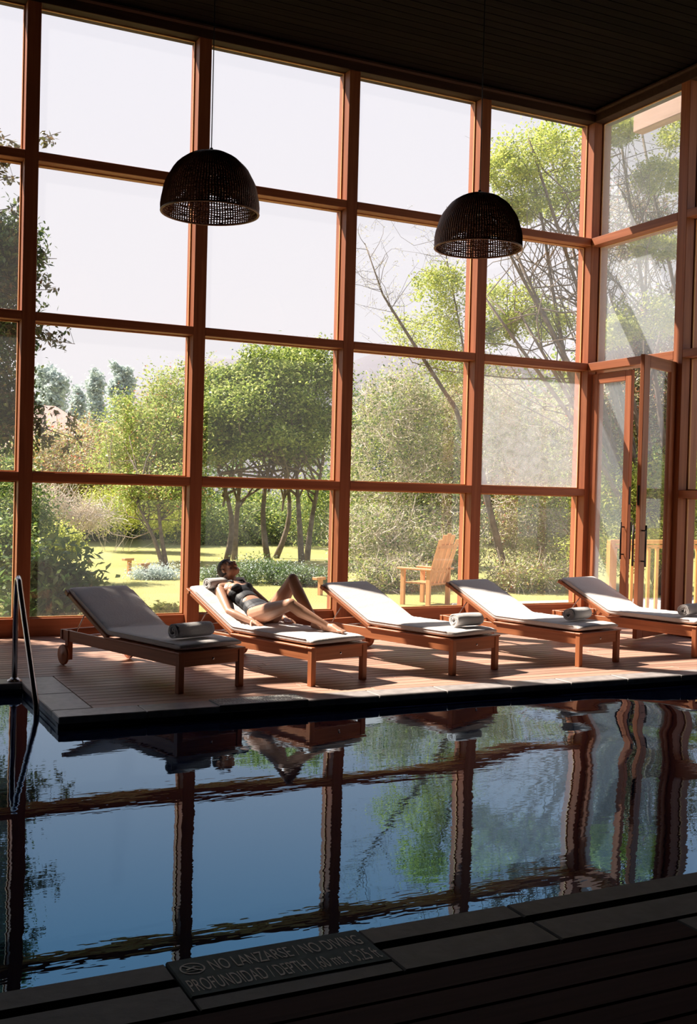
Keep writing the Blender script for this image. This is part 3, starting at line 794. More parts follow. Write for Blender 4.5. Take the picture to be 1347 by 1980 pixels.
# towel as pillow behind her neck
o = towel_mesh(.40, turns=2.6, R=.066, seed=9).build('rolled_towel', M['towel'], smooth=True)
o.location = Lw(1.635, .285, .690); o.rotation_euler = (radians(0), 0, A15)
tag(o, 'rolled white towel cushioning the reclining woman\'s neck', 'towel', 'rolled towels on the loungers')

# ------------------------------------------------------------------ pendant lamps
def make_lamp(label):
    root = empty('pendant_lamp'); tag(root, label, 'lamp', 'woven pendant lamps over the deck')
    R_, Hh = .40, .50
    def prof(t_):      # t 0 rim .. 1 top
        th = t_*pi/2; return R_*(cos(th)**.98)*(1-.02*t_)+.05*t_*(1 if t_ > 0 else 0)*.6, Hh*sin(th)**.95 if t_ < 1 else Hh
    # vertical ribs
    ribs = MB(); nr = 104; K = 16
    for i in range(nr):
        a0 = 2*pi*i/nr; pts = []
        for k_ in range(K+1):
            r_, z_ = prof(k_/K*.97); jig = .0025*sin(i*12.3+k_*1.7)
            pts.append(((r_+jig+.004)*cos(a0+jig*2), (r_+jig+.004)*sin(a0+jig*2), z_))
        ribs.tube(pts, .0078, 4, cap=False)
    ribs.build('upright_cane', M['wicker'], root, kind='stuff')
    wv = MB(); n = 192; rg = random.Random(3)
    zt = 0.0; k_ = 0
    while zt < .95:
        ph = k_*pi; pts = []; j1 = rg.uniform(0, 6); j2 = rg.uniform(0, 6)
        for i in range(n+1):
            a0 = 2*pi*i/n; tt = zt+.0045*sin(a0*7+j1)+.0035*sin(a0*17+j2)
            r_, z_ = prof(min(max(tt, 0), .97)); pts.append(((r_+.004*sin(a0*48+ph))*cos(a0), (r_+.004*sin(a0*48+ph))*sin(a0), z_))
        wv.tube(pts, .0046+.0012*rg.random(), 4, cap=False); 
        zt += (.0235 if zt < .45 else .019)+rg.uniform(-.004, .003); k_ += 1
    wv.build('cane_weave', M['wicker'], root, kind='stuff')
    rim = MB(); rim.tube([(R_*cos(2*pi*i/64)*1.01, R_*sin(2*pi*i/64)*1.01, 0) for i in range(65)], .010, 8, cap=False); rim.build('rim', M['wicker'], root, smooth=True)
    cap = MB(); cap.lathe([(.0, Hh+.015), (.03, Hh+.014), (.055, Hh+.004), (.075, Hh-.012), (.08, Hh-.02)], n=24); cap.build('top_cap', M['wicker'], root, smooth=True)
    MB().tube([(0, 0, Hh-.02), (0, 0, Hh+.04)], .014, 10).build('cord_grip', M['black'], root, smooth=True)
    MB().tube([(0, 0, Hh+.03), (0, 0, ZC-3.87)], .0045, 6).build('cord', M['black'], root, smooth=True)
    sk = MB(); sk.lathe([(.0, Hh-.02), (.022, Hh-.02), (.022, Hh-.11), (.0, Hh-.11)], n=16); sk.build('socket', M['black'], root, smooth=True)
    bl = MB(); bl.ellipsoid((0, 0, Hh-.15), (.03, 0, 0), (0, .03, 0), (0, 0, .045), 14, 10); bl.build('bulb', plain('unlit_bulb', (.55, .53, .5), .2), root, smooth=True)
    MB().lathe([(0, ZC-3.87), (.05, ZC-3.87), (.045, ZC-3.90), (.0, ZC-3.905)], n=20).build('ceiling_rose', M['black'], root, smooth=True)
    return root
lamp = make_lamp('woven wicker dome pendant hanging nearer, before the post by the woman'); index_kids()
lamp.location = (.933, -2.60, 3.865)
l2 = cp(lamp, None); l2.location = (3.524, -2.70, 3.865); l2['label'] = 'woven wicker dome pendant farther right, reddish inside'
l2.rotation_euler = (0, 0, .7)

# ------------------------------------------------------------------ pool rail
lad = empty('pool_handrail', (-.56, -2.5, 0)); tag(lad, 'bent steel handrail stepping from the coping down into the pool', 'handrail')
for dx in (0, -.52):
    pts = [(dx, 0, 0), (dx, 0, .66), (dx, -.012, .76), (dx, -.04, .81), (dx, -.085, .826), (dx, -.135, .80), (dx, -.18, .74)]
    pts += [(dx, -.18-.74*f_, .74-.76*f_) for f_ in (.25, .5, .75, 1.0)]+[(dx, -.97, -.25), (dx, -.98, -.9)]
    MB().tube(pts, .0215, 14).build('rail', M['steel'], lad, smooth=True)
    MB().lathe([(.0, .028), (.030, .028), (.036, .018), (.055, .012), (.058, .004), (.058, .0)], (dx, 0, 0.004), 24).build('flange', M['steel'], lad, smooth=True)
for z_ in (-.35, -.65): MB().box(-.52, 0, -1.03, -.94, z_, z_+.03, .004).build('step', M['steel'], lad)

# ------------------------------------------------------------------ depth signs
def sign(label, x0, x1, y0, y1, z, flip=False, sm_='sign'):
    cx, cy = (x0+x1)/2, (y0+y1)/2
    root = empty('depth_sign', (cx, cy, z), pi if flip else 0); tag(root, label, 'sign')
    W_, D_ = x1-x0, y1-y0
    MB().box(-W_/2, W_/2, -D_/2, D_/2, -.045, .004, .005).build('slab', M[sm_], root)
    def text(s_, x, y, h, wd):
        cu = bpy.data.curves.new('lettering', 'FONT'); cu.body = s_; cu.size = 1.0; cu.extrude = .0
        to = bpy.data.objects.new('lettering', cu); COL.objects.link(to)
        dg_ = bpy.context.evaluated_depsgraph_get(); m_ = bpy.data.meshes.new_from_object(to.evaluated_get(dg_)); bpy.data.objects.remove(to)
        n_ = len(m_.vertices); c_ = np.empty(n_*3, dtype=np.float32); m_.vertices.foreach_get('co', c_); c_ = c_.reshape(-1, 3)
        mn, mx_ = c_.min(0), c_.max(0); c_[:, 0] = (c_[:, 0]-mn[0])/(mx_[0]-mn[0])*wd+x; c_[:, 1] = (c_[:, 1]-0)/(.72)*h+y; c_[:, 2] = .0055
        m_.vertices.foreach_set('co', c_.ravel()); m_.update(); m_.materials.clear(); m_.materials.append(M['letter'])
        link('lettering', m_, None, root)
    f_ = W_/.70
    text('NO LANZARSE / NO DIVING', -.225*f_, .012, .082, .545*f_)
    text('PROFUNDIDAD / DEPTH 1,60 mt. / 5.25 ft', -.335*f_, -.108, .088, .665*f_)
    ic = MB(); cx_, cy_ = -.285*f_, .052
    N = 28
    for (ra, rb) in ((.036, .042),):
        vs = []; fs = []
        for i in range(N):
            a_ = 2*pi*i/N; vs += [(cx_+ra*cos(a_), cy_+ra*sin(a_), .0055), (cx_+rb*cos(a_), cy_+rb*sin(a_), .0055)]
        for i in range(N): j = (i+1) % N; fs.append((2*i, 2*i+1, 2*j+1, 2*j))
        ic.add(vs, fs)
    ic.beam((cx_-.027, cy_+.027, .0056), (cx_+.027, cy_-.027, .0056), .006, .001)
    ic.beam((cx_-.022, cy_-.006, .0056), (cx_+.012, cy_+.010, .0056), .009, .0008)   # diving figure
    ic.beam((cx_+.010, cy_+.010, .0056), (cx_+.026, cy_+.002, .0056), .004, .0008)
    ic.beam((cx_-.028, cy_-.018, .0056), (cx_+.028, cy_-.018, .0056), .004, .0008)
    ic.build('no_diving_symbol', M['letter'], root)
    return root
sign('near pool-edge slab lettered NO LANZARSE / NO DIVING', SIGN_X0, SIGN_X1, -8.225, -7.95, .004)
member('slab', SIGN_X0+.003, SIGN_X1-.003, -8.31, -8.23, -.046, .004, M['coping'], cop, .004)
sign('lettered slab on the far pool edge below the gap between first two loungers', .62, 1.32, -3.985, -3.74, .008, True, 'farsign')
# ------------------------------------------------------------------ outside: ground, hills
GZ = -.30
g = MB().box(-60, 70, .27, 90, GZ-.3, GZ); g.box(XC+.27, 70, -30, .27, GZ-.3, GZ)
g.build('lawn', M['lawn'], kind='structure')
hl = MB(); N = 40
prev = None; vs = []; fs = []
for i in range(N+1):
    x = -60+i*10; top_ = 14+16*(1/(1+math.exp(-(x-95)/22)))+2.5*sin(i*.9)
    for j in range(6):
        f_ = j/5; vs.append((x, 190+f_*90, GZ-1+top_*1.55*sin(f_*pi/2)))
for i in range(N):
    for j in range(5): a_ = i*6+j; fs.append((a_, a_+6, a_+7, a_+1))
hl.add(vs, fs).build('hillside', M['hill'], kind='structure', smooth=True)

def at(px, py, Y):
    d = CF+CR*(px-673.5)/F_PX-CU*(py-990)/F_PX
    return CAM+d*((Y-CAM[1])/d[1])
def leaf_cloud(centers, sig, n, size, asp=.5, up=.5, seed=0, droop=0.):
    rg = np.random.default_rng(seed); C = np.asarray(centers, float); k_ = rg.integers(0, len(C), n)
    sg = np.asarray(sig, float); sg = sg if sg.ndim == 0 else sg[k_][:, None]
    P_ = C[k_]+rg.normal(size=(n, 3))*sg
    nrm = rg.normal(size=(n, 3)); nrm[:, 2] = np.abs(nrm[:, 2])+up; nrm /= np.linalg.norm(nrm, axis=1)[:, None]
    d = rg.normal(size=(n, 3)); d[:, 2] -= droop; d -= nrm*(d*nrm).sum(1)[:, None]; d /= np.linalg.norm(d, axis=1)[:, None]+1e-9
    s_ = np.cross(nrm, d); L = size*rg.uniform(.6, 1.3, n)[:, None]
    q = np.stack([P_-d*L*.5, P_+s_*L*asp*.5+nrm*L*.06, P_+d*L*.5, P_-s_*L*asp*.5+nrm*L*.06], axis=1)
    return q.reshape(-1, 3)
def clumps(blobs, per, seed=0, shell=.55):
    rg = np.random.default_rng(seed); C = []; Sg = []
    for (c, r_) in blobs:
        r_ = np.array(r_ if hasattr(r_, '__len__') else (r_,)*3, float)
        d = rg.normal(size=(per, 3)); d /= np.linalg.norm(d, axis=1)[:, None]; rad = rg.uniform(shell, 1.0, per)**.7
        C.append(np.array(c)+d*rad[:, None]*r_); Sg.append(np.full(per, float(r_.mean())*.17))
    return np.concatenate(C), np.concatenate(Sg)
def twigs(mb, starts, ends, r0, r1, seed=0, bend=.12, n=5, seg=4):
    rg = np.random.default_rng(seed)
    for a_, b_ in zip(starts, ends):
        a_ = np.array(a_); b_ = np.array(b_); L = np.linalg.norm(b_-a_); pts = []
        o1 = rg.normal(size=3)*L*bend
        for q in range(n+1): f_ = q/n; pts.append(a_+(b_-a_)*f_+o1*sin(pi*f_)+rg.normal(size=3)*L*.018*(0 < q < n))
        mb.tube(pts, [r0+(r1-r0)*q/n for q in range(n+1)], seg, cap=False)
def tree(name, label, cat, base, trunks, blobs, nleaf, lsize, lmat, bark='bark', per=60, seed=1, nbr=40, group=None, tr=.10, shell=.5, asp=.5, up=.5, br_r=.03, extra=None):
    base = np.array(base, float)
    root = empty(name, tuple(base)); tag(root, label, cat, group)
    rg = np.random.default_rng(seed); off = base
    C, Sg = clumps(blobs, per, seed, shell)
    ends = []
    if trunks:
        for (p0, p1) in trunks:
            mb = MB(); p0 = np.array(p0, float); p1 = np.array(p1, float); L = np.linalg.norm(p1-p0); pts = []
            o1 = rg.normal(size=3)*L*.025*np.array([1, 1, .2])
            for q in range(8): f_ = q/7; pts.append(p0+(p1-p0)*f_+o1*sin(pi*f_*1.3)-off)
            mb.tube(pts, [tr*(1.25-.85*q/7) for q in range(8)], 8); mb.build('trunk', M[bark], root, smooth=True)
            ends.append((p0, p1))
        mb = MB(); Ss = []; Es = []
        for q in range(nbr):
            p0, p1 = ends[q % len(ends)]; f_ = rg.uniform(.45, 1.0); c = C[rg.integers(0, len(C))]
            Ss.append(p0+(p1-p0)*f_-off); Es.append(c-off)
        twigs(mb, Ss, Es, br_r, br_r*.2, seed)
        S2 = []; E2 = []
        for q in range(nbr*4):
            i = rg.integers(0, len(Ss)); a_ = Ss[i]+(Es[i]-Ss[i])*rg.uniform(.4, 1); S2.append(a_); E2.append(a_+rg.normal(size=3)*np.linalg.norm(Es[i]-Ss[i])*.11)
        twigs(mb, S2, E2, br_r*.35, br_r*.1, seed+1, n=3, seg=3)
        mb.build('branches', M[bark], root, smooth=True, kind='stuff')
    if nleaf:
        V = leaf_cloud(C-off, Sg, nleaf, lsize, asp, up, seed+5)
        np_mesh('foliage', V, 4, L_[lmat], root)
    if extra:
        for (mt, n_, ls_) in extra: np_mesh('foliage', leaf_cloud(C-off, Sg*1.1, n_, ls_, asp, up, seed+9), 4, L_[mt], root)
    return root
def gp(px, Y): p = at(px, 1000, Y); return np.array([p[0], Y, GZ])
def B(px, py, Y, r): return (at(px, py, Y), r)

# central round tree
Y = 15.5; s_ = None
tree('round_tree', 'large round-crowned green tree right behind the reclining woman', 'tree', gp(510, Y),
     [(gp(440, Y), at(425, 880, Y)), (gp(455, Y+.5), at(470, 860, Y)), (gp(520, Y), at(520, 850, Y)), (gp(535, Y+1), at(560, 880, Y+1)), (gp(585, Y-.5), at(570, 860, Y)), (gp(595, Y), at(625, 880, Y))],
     [B(500, 780, Y, (1.7, 1.5, 1.0)), B(570, 755, Y, (1.6, 1.4, 1.0)), B(520, 722, Y, (1.1, 1.1, .62)), B(435, 800, Y-.5, (1.1, 1.1, .75)), B(605, 825, Y, (1.2, 1.2, .75)), B(415, 850, Y-.4, (.9, .9, .5)), B(500, 850, Y-.3, (1.3, 1.2, .45)), B(600, 712, Y+.5, (1.1, 1.1, .6)), B(560, 870, Y+1.2, (1.2, 1.0, .4)), B(445, 745, Y+.3, (.7, .7, .4))],
     60000, .105, 'olive', per=34, seed=3, nbr=60, tr=.075, group=None, br_r=.035, shell=.35, extra=[('yellow', 12000, .10), ('deep', 12000, .10)])
Y = 18
tree('garden_tree', 'tree left of the round tree, reddish flecks, over the lawn edge', 'tree', gp(325, 13), 
     [(gp(325, 13), at(300, 930, 13.5)), (gp(318, 13), at(262, 960, 13.5))],
     [B(330, 800, 16, (1.2, 1.2, 1.0)), B(290, 840, 16, (1.3, 1.2, 1.0)), B(340, 870, 15, (1.1, 1, .9)), B(270, 900, 16, (1.2, 1, .7)), B(310, 950, 14, (1.2, 1, .6)), B(380, 770, 17, (1.3, 1.2, .9))],
     34000, .09, 'olive', per=50, seed=4, nbr=40, tr=.05, br_r=.018, extra=[('autumn', 7000, .07)])
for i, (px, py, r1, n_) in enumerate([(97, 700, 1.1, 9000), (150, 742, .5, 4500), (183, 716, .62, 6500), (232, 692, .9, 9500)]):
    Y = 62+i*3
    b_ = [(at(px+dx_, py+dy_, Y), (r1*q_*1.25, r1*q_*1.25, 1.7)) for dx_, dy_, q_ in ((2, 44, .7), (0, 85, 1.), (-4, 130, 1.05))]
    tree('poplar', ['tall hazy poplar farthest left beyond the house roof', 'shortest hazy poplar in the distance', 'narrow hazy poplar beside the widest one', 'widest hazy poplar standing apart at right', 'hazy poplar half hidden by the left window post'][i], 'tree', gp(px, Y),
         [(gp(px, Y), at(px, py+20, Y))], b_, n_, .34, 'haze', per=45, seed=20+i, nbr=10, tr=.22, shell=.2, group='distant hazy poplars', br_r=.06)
# far house
hp = at(110, 900, 30); hx = hp[0]+.9
hs_ = empty('house', (hx, 30, GZ)); tag(hs_, 'brown house with pale tiled hip roof beyond the shrubs', 'house')
MB().box(-4.2, 1.3, 0, 6, 0, 2.9).build('wall', M['housewall'], hs_)
rf = MB(); rf.add([(-4.9, -.7, 2.9), (2.1, -.7, 2.9), (2.1, 6.7, 2.9), (-4.9, 6.7, 2.9), (-2.4, 3, 5.0), (-.4, 3, 5.0), (-4.9, -.7, 2.78), (2.1, -.7, 2.78), (2.1, 6.7, 2.78), (-4.9, 6.7, 2.78)],
   [(0, 1, 5, 4), (1, 2, 5), (2, 3, 4, 5), (3, 0, 4), (6, 7, 1, 0), (7, 8, 2, 1), (8, 9, 3, 2), (9, 6, 0, 3), (9, 8, 7, 6)]); rf.build('roof', M['roof'], hs_)
for x_ in (-3.4, -1.9, -.5): 
    wn = MB().box(x_, x_+.9, -.04, .02, .2, 2.3).build('window', M['housedark'], hs_); MB().box(x_-.07, x_, -.07, .0, .1, 2.4).build('jamb', M['housewall'], wn)
# near left leafy tree: trunk out of frame, individual leaves
tr_root = empty('magnolia_tree', (-1.9, 4.0, GZ)); tag(tr_root, 'dark broad-leaved tree reaching in at the left edge, copper and green leaves', 'tree')
offt = np.array([-1.9, 4.0, GZ])
mb = MB(); mb.tube([(0, 0, 0), (.08, 0, 1.5), (-.05, .1, 3.4), (-.2, 0, 6.0), (-.5, .2, 9.0)], [.16, .13, .11, .09, .05], 10); mb.build('trunk', M['bark'], tr_root, smooth=True)
mb = MB(); tips = []; rg = np.random.default_rng(5)
BR = [((-.02, .1, 2.6), at(150, 850, 3.0)), ((-.02, .1, 2.8), at(90, 800, 3.2)), ((-.02, .1, 3.0), at(60, 860, 3.0)), ((-.05, .1, 3.2), at(145, 665, 3.0)), ((-.05, .1, 3.4), at(90, 640, 3.0)),
      ((-.05, .1, 3.4), at(100, 560, 3.0)), ((-.05, .1, 3.8), at(110, 500, 3.2)), ((-.1, .1, 4.2), at(118, 255, 3.1)), ((-.05, .1, 4.), at(30, 400, 3.)), ((-.1, .1, 3.6), at(20, 560, 3.0)), ((-.1, .1, 3.8), at(35, 480, 3.)),
      ((-.1, .1, 2.8), at(20, 700, 3.0)), ((-.1, .1, 2.4), at(15, 760, 3.0)), ((-.1, .1, 2.6), at(35, 650, 3.4)), ((-.1, .1, 4.2), at(30, 340, 3.2)), ((-.1, .1, 4.4), at(20, 260, 3.2)), ((-.1, .1, 2.0), at(10, 840, 3.))]
leafpos = []
for a_, b_ in BR:
    a_ = np.array(a_); b_ = np.array(b_)-offt; pts = []; o1 = np.array([0, 0, .25])*np.linalg.norm(b_-a_)*.35
    for q in range(9): f_ = q/8; pts.append(a_+(b_-a_)*f_+o1*sin(pi*f_))
    mb.tube(pts, [.028*(1-f_/8)+.004 for f_ in range(9)], 5, cap=False)
    for q in range(22):
        f_ = rg.uniform(.45, 1.0); i = min(int(f_*8), 7); p = pts[i]+(pts[i+1]-pts[i])*(f_*8-i)
        e_ = p+rg.normal(size=3)*np.array([.10, .10, .10]); mb.tube([p, (p+e_)/2+np.array([0, 0, .01]), e_], .003, 3, cap=False)
        for _ in range(3): leafpos.append(e_+rg.normal(size=3)*.035)
mb.build('branches', M['bark'], tr_root, smooth=True, kind='stuff')
def leaf_mesh(L=.085, W_=.038, name='leaf', mat='copper'):
    m_ = MB(); vs = []; fs = []
    prof = [(0, .05), (.25, .8), (.5, 1.), (.75, .7), (1., .02)]
    for (t_, w_) in prof:
        z_ = -.18*L*t_*t_
        vs += [(t_*L, -w_*W_/2, z_+.10*W_*w_), (t_*L, 0, z_), (t_*L, w_*W_/2, z_+.10*W_*w_)]
    for i in range(4): a_ = i*3; fs += [(a_, a_+3, a_+4, a_+1), (a_+1, a_+4, a_+5, a_+2)]
    me_ = m_.add(vs, fs).mesh(name, True); me_.materials.append(L_[mat]); return me_
lm = [leaf_mesh(.095, .042), leaf_mesh(.075, .036), leaf_mesh(.088, .034, mat='glossy')]
order = rg.permutation(len(leafpos))
for q in order[:300]:
    o = bpy.data.objects.new('leaf', lm[rg.integers(0, 3)]); COL.objects.link(o); o.parent = tr_root; o.location = leafpos[q]
    o.rotation_euler = (rg.uniform(-.6, .6), rg.uniform(.0, 1.3), rg.uniform(0, 6.28))
rest = np.array([leafpos[q] for q in order[300:]])
np_mesh('foliage', leaf_cloud(rest, .04, 5200, .085, .45, .2, 8, droop=.8), 4, L_['copper'], tr_root)
# dense inner mass and high crown (casts the shade over the first lounger)
C1, G1 = clumps([(np.array([-2.6, 4.2, 2.6]), (1.6, 1.2, 2.2)), (at(8, 620, 3.6), (.30, .4, 1.0)), (at(0, 800, 3.6), (.35, .4, .5)), (at(15, 480, 3.4), (.25, .3, .4))], 70, 9, .2)
np_mesh('foliage', leaf_cloud(C1-offt, .16, 15000, .09, .45, .2, 12, droop=.8), 4, L_['glossy'], tr_root)
C2, G2 = clumps([(np.array([-4.55, 3.0, 8.0]), (.9, .8, .9)), (np.array([-5.3, 3.0, 9.3]), (1.0, .9, 1.0)), (np.array([-6.0, 3.0, 10.4]), (1.1, 1, 1.0)), (np.array([-5.6, 3.2, 7.4]), (1.3, 1.2, 1.3)), (np.array([-4.0, 3.0, 6.3]), (.75, .7, .8)), (np.array([-5.1, 3.0, 6.2]), (1.1, 1.0, 1.1))], 100, 10, .0)
np_mesh('foliage', leaf_cloud(C2-offt, .16, 50000, .13, .6, .6, 13), 4, L_['glossy'], tr_root)
# broad leaf shrub at lower left
sb = gp(105, 2.6); sh = empty('broadleaf_shrub', tuple(sb)); tag(sh, 'glossy broad-leaved shrub just outside the glass, left of the first lounger', 'shrub')
lb = leaf_mesh(.18, .062, mat='broad'); rg = np.random.default_rng(15); stm = MB()
cen = [(B(88, 1090, 2.4, 0)[0]-sb), (B(128, 1100, 2.3, 0)[0]-sb), (B(152, 1128, 2.2, 0)[0]-sb), (B(105, 1132, 2.1, 0)[0]-sb), (B(55, 1120, 2.5, 0)[0]-sb)]
for c in cen:
    stm.tube([(c[0]*.6, c[1]*.6, 0), c*np.array([.8, .8, .6]), c], [.012, .010, .006], 5)
    for _ in range(11):
        e_ = c+rg.normal(size=3)*np.array([.11, .11, .075]); stm.tube([c, (c+e_)/2, e_], .004, 4, cap=False)
        for q in range(5):
            o = bpy.data.objects.new('leaf', lb); COL.objects.link(o); o.parent = sh; o.location = e_
            o.rotation_euler = (rg.uniform(-.3, .3), rg.uniform(.1, .8), q*1.257+rg.uniform(-.3, .3))
stm.build('stems', M['bark'], sh, kind='stuff')
np_mesh('foliage', leaf_cloud(np.array(cen)-np.array([0, 0, .15]), .20, 2600, .14, .4, .4, 16), 4, L_['deep'], sh)

def bush(name, label, blobs, n, sz, mt, seed, twn=0, twm='twig', per=40, extra=None, shell=.3, cat='shrub', group=None, asp=.5, tws=.45, twr=.006):
    c0 = np.array(blobs[0][0]); base = np.array([c0[0], c0[1], GZ])
    root = empty(name, tuple(base)); tag(root, label, cat, group)
    C, Sg = clumps(blobs, per, seed, shell)
    if n: np_mesh('foliage', leaf_cloud(C-base, Sg*1.2, n, sz, asp, .4, seed), 4, L_[mt], root)
    if extra:
        for (m2, n2, s2) in extra: np_mesh('foliage', leaf_cloud(C-base, Sg*1.3, n2, s2, asp, .4, seed+3), 4, L_[m2], root)
    mb = MB(); rg = np.random.default_rng(seed); Ss = []; Es = []
    for _ in range(max(twn, 12)):
        c = C[rg.integers(0, len(C))]-base
        if twn: d = rg.normal(size=3); Ss.append(c); Es.append(c+d/np.linalg.norm(d)*tws*rg.uniform(.5, 1.4))
        else: Ss.append(np.array([c[0]*.3, c[1]*.3, 0])); Es.append(c)
    twigs(mb, Ss, Es, twr, twr*.5, seed, bend=.15, n=4, seg=3)
    mb.build('twigs', M[twm], root, kind='stuff')
    return root
bush('yellow_shrub', 'bright yellow-green rounded shrub behind the broad-leaved plant', [B(95, 1045, 8, (.55, .5, .28)), B(130, 1055, 8, (.3, .3, .2)), B(40, 1050, 8, (.5, .5, .3))], 12000, .05, 'yellow', 31)
bush('bare_shrub', 'leafless grey tangled shrub below the house', [B(120, 985, 10, (.8, .6, .28)), B(180, 1000, 10, (.5, .5, .2)), B(70, 970, 10, (.6, .6, .3))], 2500, .04, 'dry', 32, 900)
bush('brown_thicket', 'brownish thicket between the house and the leaning tree', [B(170, 880, 26, (2.2, 1.5, .9)), B(230, 860, 26, (1.8, 1.5, .7)), B(110, 900, 25, (2., 1.5, .8)), B(225, 920, 24, (2., 1.2, .6))], 26000, .11, 'autumn', 33, 400, extra=[('olive', 16000, .1), ('dry', 14000, .1)], per=60, tws=1., twr=.012)
bush('dark_hedge', 'dark green hedge along the far edge of the lawn', [B(200, 1000, 27, (2.4, 1.2, .9)), B(270, 990, 28, (2.4, 1.2, 1.)), B(340, 1000, 28, (2.2, 1.2, .9)), B(130, 1000, 26, (2, 1.2, 1.))], 34000, .11, 'deep', 34, per=60, extra=[('yellow', 15000, .09)])
bush('lime_shrub', 'lime green shrub in front of the dark hedge', [B(215, 985, 20, (1.1, .8, .5)), B(265, 975, 20, (.9, .8, .5)), B(305, 990, 19, (.9, .8, .5))], 18000, .07, 'yellow', 35)
bush('silver_groundcover', 'low silvery plants at the foot of the leaning tree', [B(330, 1110, 10.3, (.9, .4, .10)), B(300, 1112, 10.3, (.5, .3, .08))], 6000, .045, 'haze', 36)
bush('border_shrub', 'low grey-green shrub border behind the woman\'s knee', [B(500, 1105, 9.0, (.8, .5, .20)), B(560, 1112, 8.6, (.6, .5, .18)), B(440, 1112, 9.6, (.6, .4, .12)), B(600, 1120, 8.2, (.4, .4, .16))], 16000, .05, 'deep', 37, extra=[('haze', 5000, .045)])
bush('back_thicket', 'sunny green thicket behind the round tree trunks', [B(420, 1020, 24, (2.2, 1.2, .9)), B(500, 1010, 25, (2.4, 1.2, 1.1)), B(590, 1010, 24, (2.4, 1.2, 1.2)), B(650, 980, 22, (2.2, 1.2, 1.4))], 34000, .10, 'olive', 38, per=60, extra=[('deep', 16000, .12), ('yellow', 9000, .08)])
bush('glossy_tuft', 'small bright weeds at the glass behind the first lounger', [B(325, 1180, 1.2, (.22, .15, .05))], 700, .06, 'yellow', 39)
bush('left_thicket', 'dark leafy bank filling the lower left window', [B(10, 1000, 7, (.8, .8, .8)), B(-40, 950, 8, (1., 1, 1.2)), B(20, 1090, 5, (.5, .6, .5))], 18000, .07, 'deep', 40, extra=[('olive', 9000, .07)])
# tangled pale thicket in the third and fourth bays
bush('tangled_thicket', 'pale tangle of bare twigs and dry leaves filling the third bay', [B(740, 900, 9.5, (1.2, 1., 1.0)), B(830, 860, 9.5, (1.2, 1., 1.2)), B(760, 780, 10, (1.0, .9, .8)), B(800, 1010, 8.5, (1.4, .9, .8)), B(710, 1040, 8, (.8, .7, .6)), B(860, 1070, 7.5, (.8, .7, .5)), B(760, 1110, 7, (.8, .6, .3))],
     21000, .055, 'dry', 41, 5200, per=70, extra=[('olive', 17000, .065), ('deep', 6000, .08)], tws=.42, twr=.005)
bush('tangled_thicket', 'golden-brown undergrowth seen through the fourth bay', [B(960, 880, 8.5, (1.1, 1., 1.1)), B(1060, 860, 8.5, (1., 1., 1.2)), B(1000, 1020, 7.5, (1.1, .9, .8)), B(1090, 1040, 7, (.8, .8, .7)), B(1020, 1110, 6.5, (1., .6, .3)), B(930, 770, 9.5, (1., .9, .7))],
     18000, .055, 'dry', 42, 3000, per=70, extra=[('olive', 19000, .065), ('autumn', 7000, .06)], tws=.42, twr=.005)
# slim leaning tree of bay three with sparse fine leaves
rt = gp(935, 6.5)
lt_ = empty('leaning_tree', tuple(rt)); tag(lt_, 'slender leaning tree with sparse leaves crossing the third bay', 'tree')
mb = MB(); pl = [(985, 1160, 6.5), (940, 960, 6.8), (880, 790, 7.2), (790, 650, 7.6), (740, 570, 7.8), (705, 470, 8.0)]
pts = [at(*p)-rt for p in pl]; pts[0][2] = 0
mb.tube(pts, [.075, .062, .045, .032, .02, .008], 8); mb.build('trunk', M['bark'], lt_, smooth=True)
mb = MB(); rg = np.random.default_rng(44); pl2 = [at(985, 1150, 6.6)-rt, at(930, 900, 7.2)-rt, at(890, 640, 8)-rt, at(850, 430, 8.4)-rt]
mb.tube(pl2, [.05, .035, .02, .006], 7, cap=False); C = []
for a_, b_ in ((pts, 46), (pl2, 36)):
    for _ in range(b_):
        q = rg.uniform(1.6, len(a_)-1.02); i = int(q); p = a_[i]+(a_[i+1]-a_[i])*(q-i); d = rg.normal(size=3)*np.array([.6, .4, .35])+np.array([-.1, 0, .22]); e_ = p+d
        twigs(mb, [p], [e_], .007, .002, int(q*100), n=4, seg=3)
        for _2 in range(5):
            f_ = rg.uniform(.3, 1); p2 = p+(e_-p)*f_; e2 = p2+rg.normal(size=3)*.16; mb.tube([p2, e2], .002, 3, cap=False); C += [e2, (p2+e2)/2]
mb.build('branches', M['darktwig'], lt_, kind='stuff')
np_mesh('foliage', leaf_cloud(np.array(C), .05, 2600, .030, .6, .3, 45), 4, L_['dry'], lt_)
